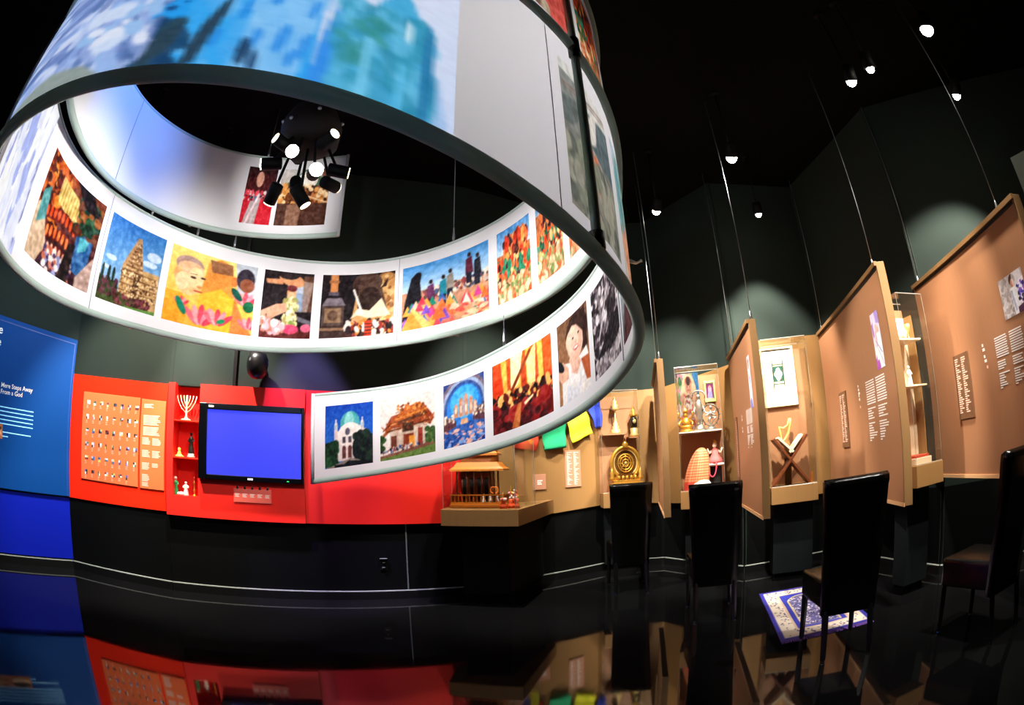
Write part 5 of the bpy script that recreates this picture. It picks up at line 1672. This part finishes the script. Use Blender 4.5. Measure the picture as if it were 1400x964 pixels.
# --- D: shelves case beyond the third divider
tD, fd = case('tall glass case with white shelves of small figures, right of the pink and violet photograph', (2.775, 2.818), (3.101, 2.825), .3, .83, .988, 2.24, ped=.15)
ys = .15
M_sh = mat('cream_shelf', 'f0d8b8', rough=.5)
zA = fd.px(1240, 466, ys)[1]
zB_ = fd.px(1245, 528, ys)[1]
for zz in (zA, zB_):
    B().box(.01, fd.len-.06, .06, .285, zz-.012, zz).build('shelf', M_sh, tD)
B().box(.012, fd.len-.02, .265, .286, .99, 2.12).build('pale_backing', M_sh, tD)
B().box(fd.len-.022, fd.len-.012, .17, .285, .99, 2.12).build('brown_side_board', M_tan, tD)
specs = [(1243, zA, 'white_vase', 'slim white vase at the left on the top shelf of the shelved case', 0), (1250, zA, 'white_vase', 'round white vase at the middle of the top shelf of the shelved case', 1), (1257, zA, 'gold_cup', 'small gold cup at the right on the top shelf of the shelved case', 2),
         (1250, zB_, 'white_figurine', 'white standing figurine on the second shelf of the shelved case', 3)]
for px, zz, nm, lab, kd in specs:
    q = stat(fd, nm, lab, px, zz, .12, ('vase', 'vase', 'cup', 'figurine')[kd])
    if kd == 0:
        B().lathe([(.018, 0), (.026, .04), (.02, .09), (.009, .12), (.014, .14)], n=12).build('vase_body', mat('white_glaze', 'f6f0e6'), q, True)
    elif kd == 1:
        B().lathe([(.02, 0), (.034, .03), (.034, .06), (.012, .09), (.012, .13), (.02, .15)], n=12).build('vase_body', mat('white_glaze', 'f6f0e6'), q, True)
    elif kd == 2:
        B().lathe([(.02, 0), (.006, .012), (.006, .05), (.024, .08), (.026, .12), (.022, .12)], n=12).build('cup_body', M_gold2, q, True)
    else:
        figure(B(), .15, .028, arms=True).build('body', mat('white_glaze', 'f6f0e6'), q, True)
x, _ = fd.px(1254, 640, .14)
q = at_frame(fd, 'red_book', 'closed red book lying on a pale block at the foot of the shelved case', 'book', .17, .15, .988+.05)
B().box(-.11, .06, -.08, .08, 0, .02).build('book_cover', mat('red_book_cloth', 'c0442c', rough=.6), q, bevel=.002)
B().box(-.108, .062, -.077, .077, .004, .016).build('pages', M_white, q)
q = at_frame(fd, 'pale_block', 'pale wooden block under the red book in the shelved case', 'block', .17, .15, .988)
B().box(-.12, .08, -.09, .09, 0, .05).build('block_body', M_sh, q, bevel=.003)
q = stat(fd, 'gold_ornament', 'small dark gold ornament at the right foot of the shelved case', 1264, .988, .2, 'ornament')
B().lathe([(.015, 0), (.012, .03), (.006, .04), (.014, .07), (.001, .1)], n=10).build('body', M_gold, q, True)

# ================================================================== CHAIRS
def make_chair(label):
    t = thing('dining_chair', label, 'chair', (0, 0, 0), 0, 'black leather chairs facing the cases')
    # seat: front at +y
    B().prism([(-.165, -.19), (.165, -.19), (.195, .225), (-.195, .225)], .3, .475).build('seat', M_leather, t, True, bevel=.025, seg=3)

    def bk_(u, v):
        # closed loop round the back slab: front face, roll, rear face
        prof = [(.02, .27), (.0, .5), (-.045, .8), (-.075, 1.0), (-.085, 1.04), (-.115, 1.055), (-.142, 1.04), (-.145, 1.01), (-.13, .985), (-.095, .8), (-.05, .5), (-.035, .27)]
        k = v*(len(prof)-1)
        i = min(int(k), len(prof)-2)
        f = k-i
        y = prof[i][0]*(1-f)+prof[i+1][0]*f
        z = prof[i][1]*(1-f)+prof[i+1][1]*f
        hwid = .168+.03*max(0, (z-.3)/.75)
        return ((u-.5)*2*hwid, y-.165, z)
    b = B().grid(bk_, 6, 33)
    n_ = 7
    m_ = 34
    for s in (0, 6):
        ring_ = [j*n_+s for j in range(m_)]
        for j in range(m_//2-1):
            a, c = ring_[j], ring_[m_-1-j]
            a2, c2 = ring_[j+1], ring_[m_-2-j]
            b.f.append((a, a2, c2, c) if s == 0 else (a, c, c2, a2))
    b.build('backrest', M_leather, t, True)
    for sx in (-1, 1):
        o = B().tube([(sx*.17, .2, .31), (sx*.175, .2, .012)], [.022, .017], 4).build('leg', M_blk, t)
        B().lathe([(.012, 0), (.014, .006), (.012, .012)], (sx*.175, .2, 0), 10).build('glide', M_chrome, o)
        o = B().tube([(sx*.145, -.19, .3), (sx*.148, -.24, .012)], [.022, .017], 4).build('leg', M_blk, t)
        B().lathe([(.012, 0), (.014, .006), (.012, .012)], (sx*.148, -.24, 0), 10).build('glide', M_chrome, o)
    return t


def dup(root, label):
    r = root.copy()
    COL.objects.link(r)
    r['label'] = label
    for ch in list(root.children):
        c = ch.copy()
        COL.objects.link(c)
        c.parent = r
        for g in ch.children:
            d = g.copy()
            COL.objects.link(d)
            d.parent = c
    return r


CH = [((1.04, 4.73), -4.4, 'leftmost black leather chair, before the gilded altar case'), ((1.415, 3.56), -14.7, 'second black leather chair from the left, before the deity poster case'),
      ((1.784, 2.34), -16.6, 'third black leather chair from the left, standing over the end of the prayer rug'), ((2.60, 1.72), 2, 'black leather chair cropped by the right edge of the picture')]
for i, ((x, y), rz, lab) in enumerate(CH):
    ch = make_chair(lab) if i == 0 else dup(first, lab)
    if i == 0:
        first = ch
    a = math.radians(rz)
    # (x, y) is the middle of the rear feet, local (0, -.24)
    ch.location = (x-.24*math.sin(a), y+.24*math.cos(a), 0)
    ch.rotation_euler[2] = a

# ================================================================== PRAYER RUG
c_bl, c_tl = Vector((1.607, 2.843)), Vector((2.009, 4.011))
sd = Vector((.693, -.105))
q = thing('prayer_rug', 'blue and cream patterned prayer rug on the black floor under the third chair', 'rug', (c_bl.x, c_bl.y, 0))
dl = c_tl-c_bl
pt = Paint(110, 180, '2a2a90', ss=2, seed=61)
pt.r(.05, .03, .95, .97, 'cdc2b4').r(.2, .13, .8, .87, 'b8a08c').r(.225, .145, .775, .855, '2a3098')
pt.e(.5, .32, .22, .13, 'b8aa80').r(.28, .32, .72, .84, 'b8aa80').e(.5, .32, .2, .115, '4a4a78').r(.3, .32, .7, .825, '4a4a78')
pt.spk(.3, .24, .7, .82, ['d0c8d4', '1a1850', 'b8acb8', '5a5490'], 700, .009).spk(.07, .04, .19, .96, ['3a3a70', '5a4a6a', '2a2a50'], 70, .009).spk(.81, .04, .93, .96, ['3a3a70', '5a4a6a'], 70, .009).spk(.2, .04, .8, .115, ['3a3a70', '4a4080'], 50, .009).spk(.2, .885, .8, .96, ['3a3a70', '4a4080'], 50, .009)
pt.r(.3, .83, .7, .84, '3f46b0')


def rugf(u, v):
    p = sd*u+dl*v
    return (p.x, p.y, .011+.002*math.sin(u*9)*math.sin(v*14))


print_obj('rug_pile', rugf, pt, M_print, q)
b = B()
for e in (0, 1):
    n_ = 120
    for k in range(n_):
        p0 = sd*((k+.5)/n_)+dl*e
        p1 = p0+dl*(.028 if e else -.028)+sd*rr.uniform(-.008, .008)
        p2 = sd.normalized()*.0022
        b.add([(p0.x-p2.x, p0.y-p2.y, .009), (p0.x+p2.x, p0.y+p2.y, .009), (p1.x+p2.x, p1.y+p2.y, .003), (p1.x-p2.x, p1.y-p2.y, .003)], [(0, 1, 2, 3)])
o = b.build('fringe', mat('violet_fringe', '5a3a90', rough=.9), q)
o['kind'] = 'stuff'
b = B()
b.prism([(0, 0), tuple(sd), tuple(sd+dl), tuple(dl)], .001, .007)
b.build('rug_backing', mat('violet_fringe', '5a3a90'), q)

# ================================================================== CEILING SPOTLIGHTS
M_lamp = mat('lamp_glow', 'fff4e2', emit=60)


def lamp(label, loc, target, energy, size=60, r=.05, col=(1, .92, .8), blend=.6):
    loc, target = Vector(loc), Vector(target)
    d = (target-loc).normalized()
    t = thing('ceiling_spotlight', label, 'lamp', loc, 0, 'ceiling spotlights over the cases')
    B().tube([(0, 0, .03), (0, 0, CEIL-loc.z-.02)], .009, 8).build('stem', M_matte, t, True)
    B().lathe([(.05, CEIL-loc.z-.02), (.05, CEIL-loc.z-.001)], n=14).build('ceiling_plate', M_matte, t, True)
    B().tube([-d*.09, -d*.085, d*.03, d*.035], [.03, .045, .052, .048], 14).build('lamp_housing', M_matte, t, True)
    B().ell(tuple(d*.04), r*.8, r*.8, r*.8, 14, 10).build('lens', M_lamp, t, True)
    sp = spot('beam', loc+d*.06, target, energy, size, blend, col, .04)
    sp.parent = t
    sp.location = d*(.05+r)
    return t


LZ = 3.6


def lz(px, py, z=LZ):
    d = ray(px, py)
    k = (z-H)/d.z
    return (d.x*k, d.y*k, z)


K = 2.6
lamp('brightest ceiling spotlight near the top right of the picture', lz(1265, 33), (2.6, 2.3, 1.3), 125*K, 58, .062)
lamp('left lamp of the close pair of ceiling spotlights at upper right', lz(1162, 104), (2.95, 3.4, 1.5), 150*K, 58, .05)
lamp('right lamp of the close pair of ceiling spotlights at upper right', lz(1187, 87), (3.0, 2.75, 1.3), 130*K, 50, .04)
lamp('rightmost ceiling spotlight beside the suspension cable', lz(1307, 124), (3.55, 2.95, 1.9), 230*K, 70, .045)
lamp('ceiling spotlight over the second divider panel', lz(1000, 209), (2.1, 5.0, 1.5), 430*K, 60, .058)
lamp('ceiling spotlight lowest on the left, close to the spiral screen', lz(898, 283), (1.3, 6.0, 1.65), 330*K, 62, .05)
lamp('small ceiling spotlight between the second and third divider panels', lz(1036, 288), (2.75, 4.8, 1.7), 185*K, 70, .04)
# unseen lamps behind the spiral screen, most of them added to light walls and dividers
lamp('ceiling spotlight hidden behind the spiral screen, over the temple case', (-.1, 3.9, 3.75), (.1, 5.0, 1.1), 300*K, 65)
lamp('violet light added for projector spill, unseen behind the spiral screen, over the right of the television', lz(405, 285, 3.45), (-1.8, 4.5, 1.2), 330*K, 36, .04, (.45, .3, 1))  # added violet light, standing in for projector spill on the red box
lamp('added unseen ceiling spotlight behind the spiral screen, over the orange boards', lz(190, 218, 3.5), (-3.7, 3.95, 1.3), 300*K, 70, .05, (1, .88, .72))
lamp('added unseen ceiling spotlight behind the spiral screen, over the television', lz(290, 268, 3.5), (-2.6, 4.2, 1.2), 260*K, 60, .05, (1, .9, .8))
lamp('blue tinted ceiling spotlight hidden behind the spiral screen, over the blue wall', lz(140, 185, 3.4), (-5.0, 2.95, 1.3), 95*K, 85, .05, (.75, .88, 1))
lamp('added unseen ceiling spotlight behind the spiral screen, over the second divider panel', (.35, 3.2, 3.7), (1.9, 4.1, 1.5), 260*K, 42)
lamp('added unseen ceiling spotlight behind the spiral screen, over the third divider panel', (.2, 2.6, 3.75), (2.75, 3.25, 1.5), 230*K, 34)
# a dark unlit beam clamp
p_ = lz(865, 358, 2.9)
t = thing('beam_clamp', 'small pale metal clamp hanging in the dark right of the spiral screen', 'clamp', p_)
B().tube([(-.07, 0, 0), (-.02, 0, .006), (.03, 0, -.012), (.06, 0, .002), (.08, 0, .012)], [.014, .02, .012, .009, .015], 8).build('clamp_body', M_steel, t, True)
B().tube([(.0, 0, .01), (0, 0, CEIL-p_[2])], .002, 5).build('wire', M_matte, t)
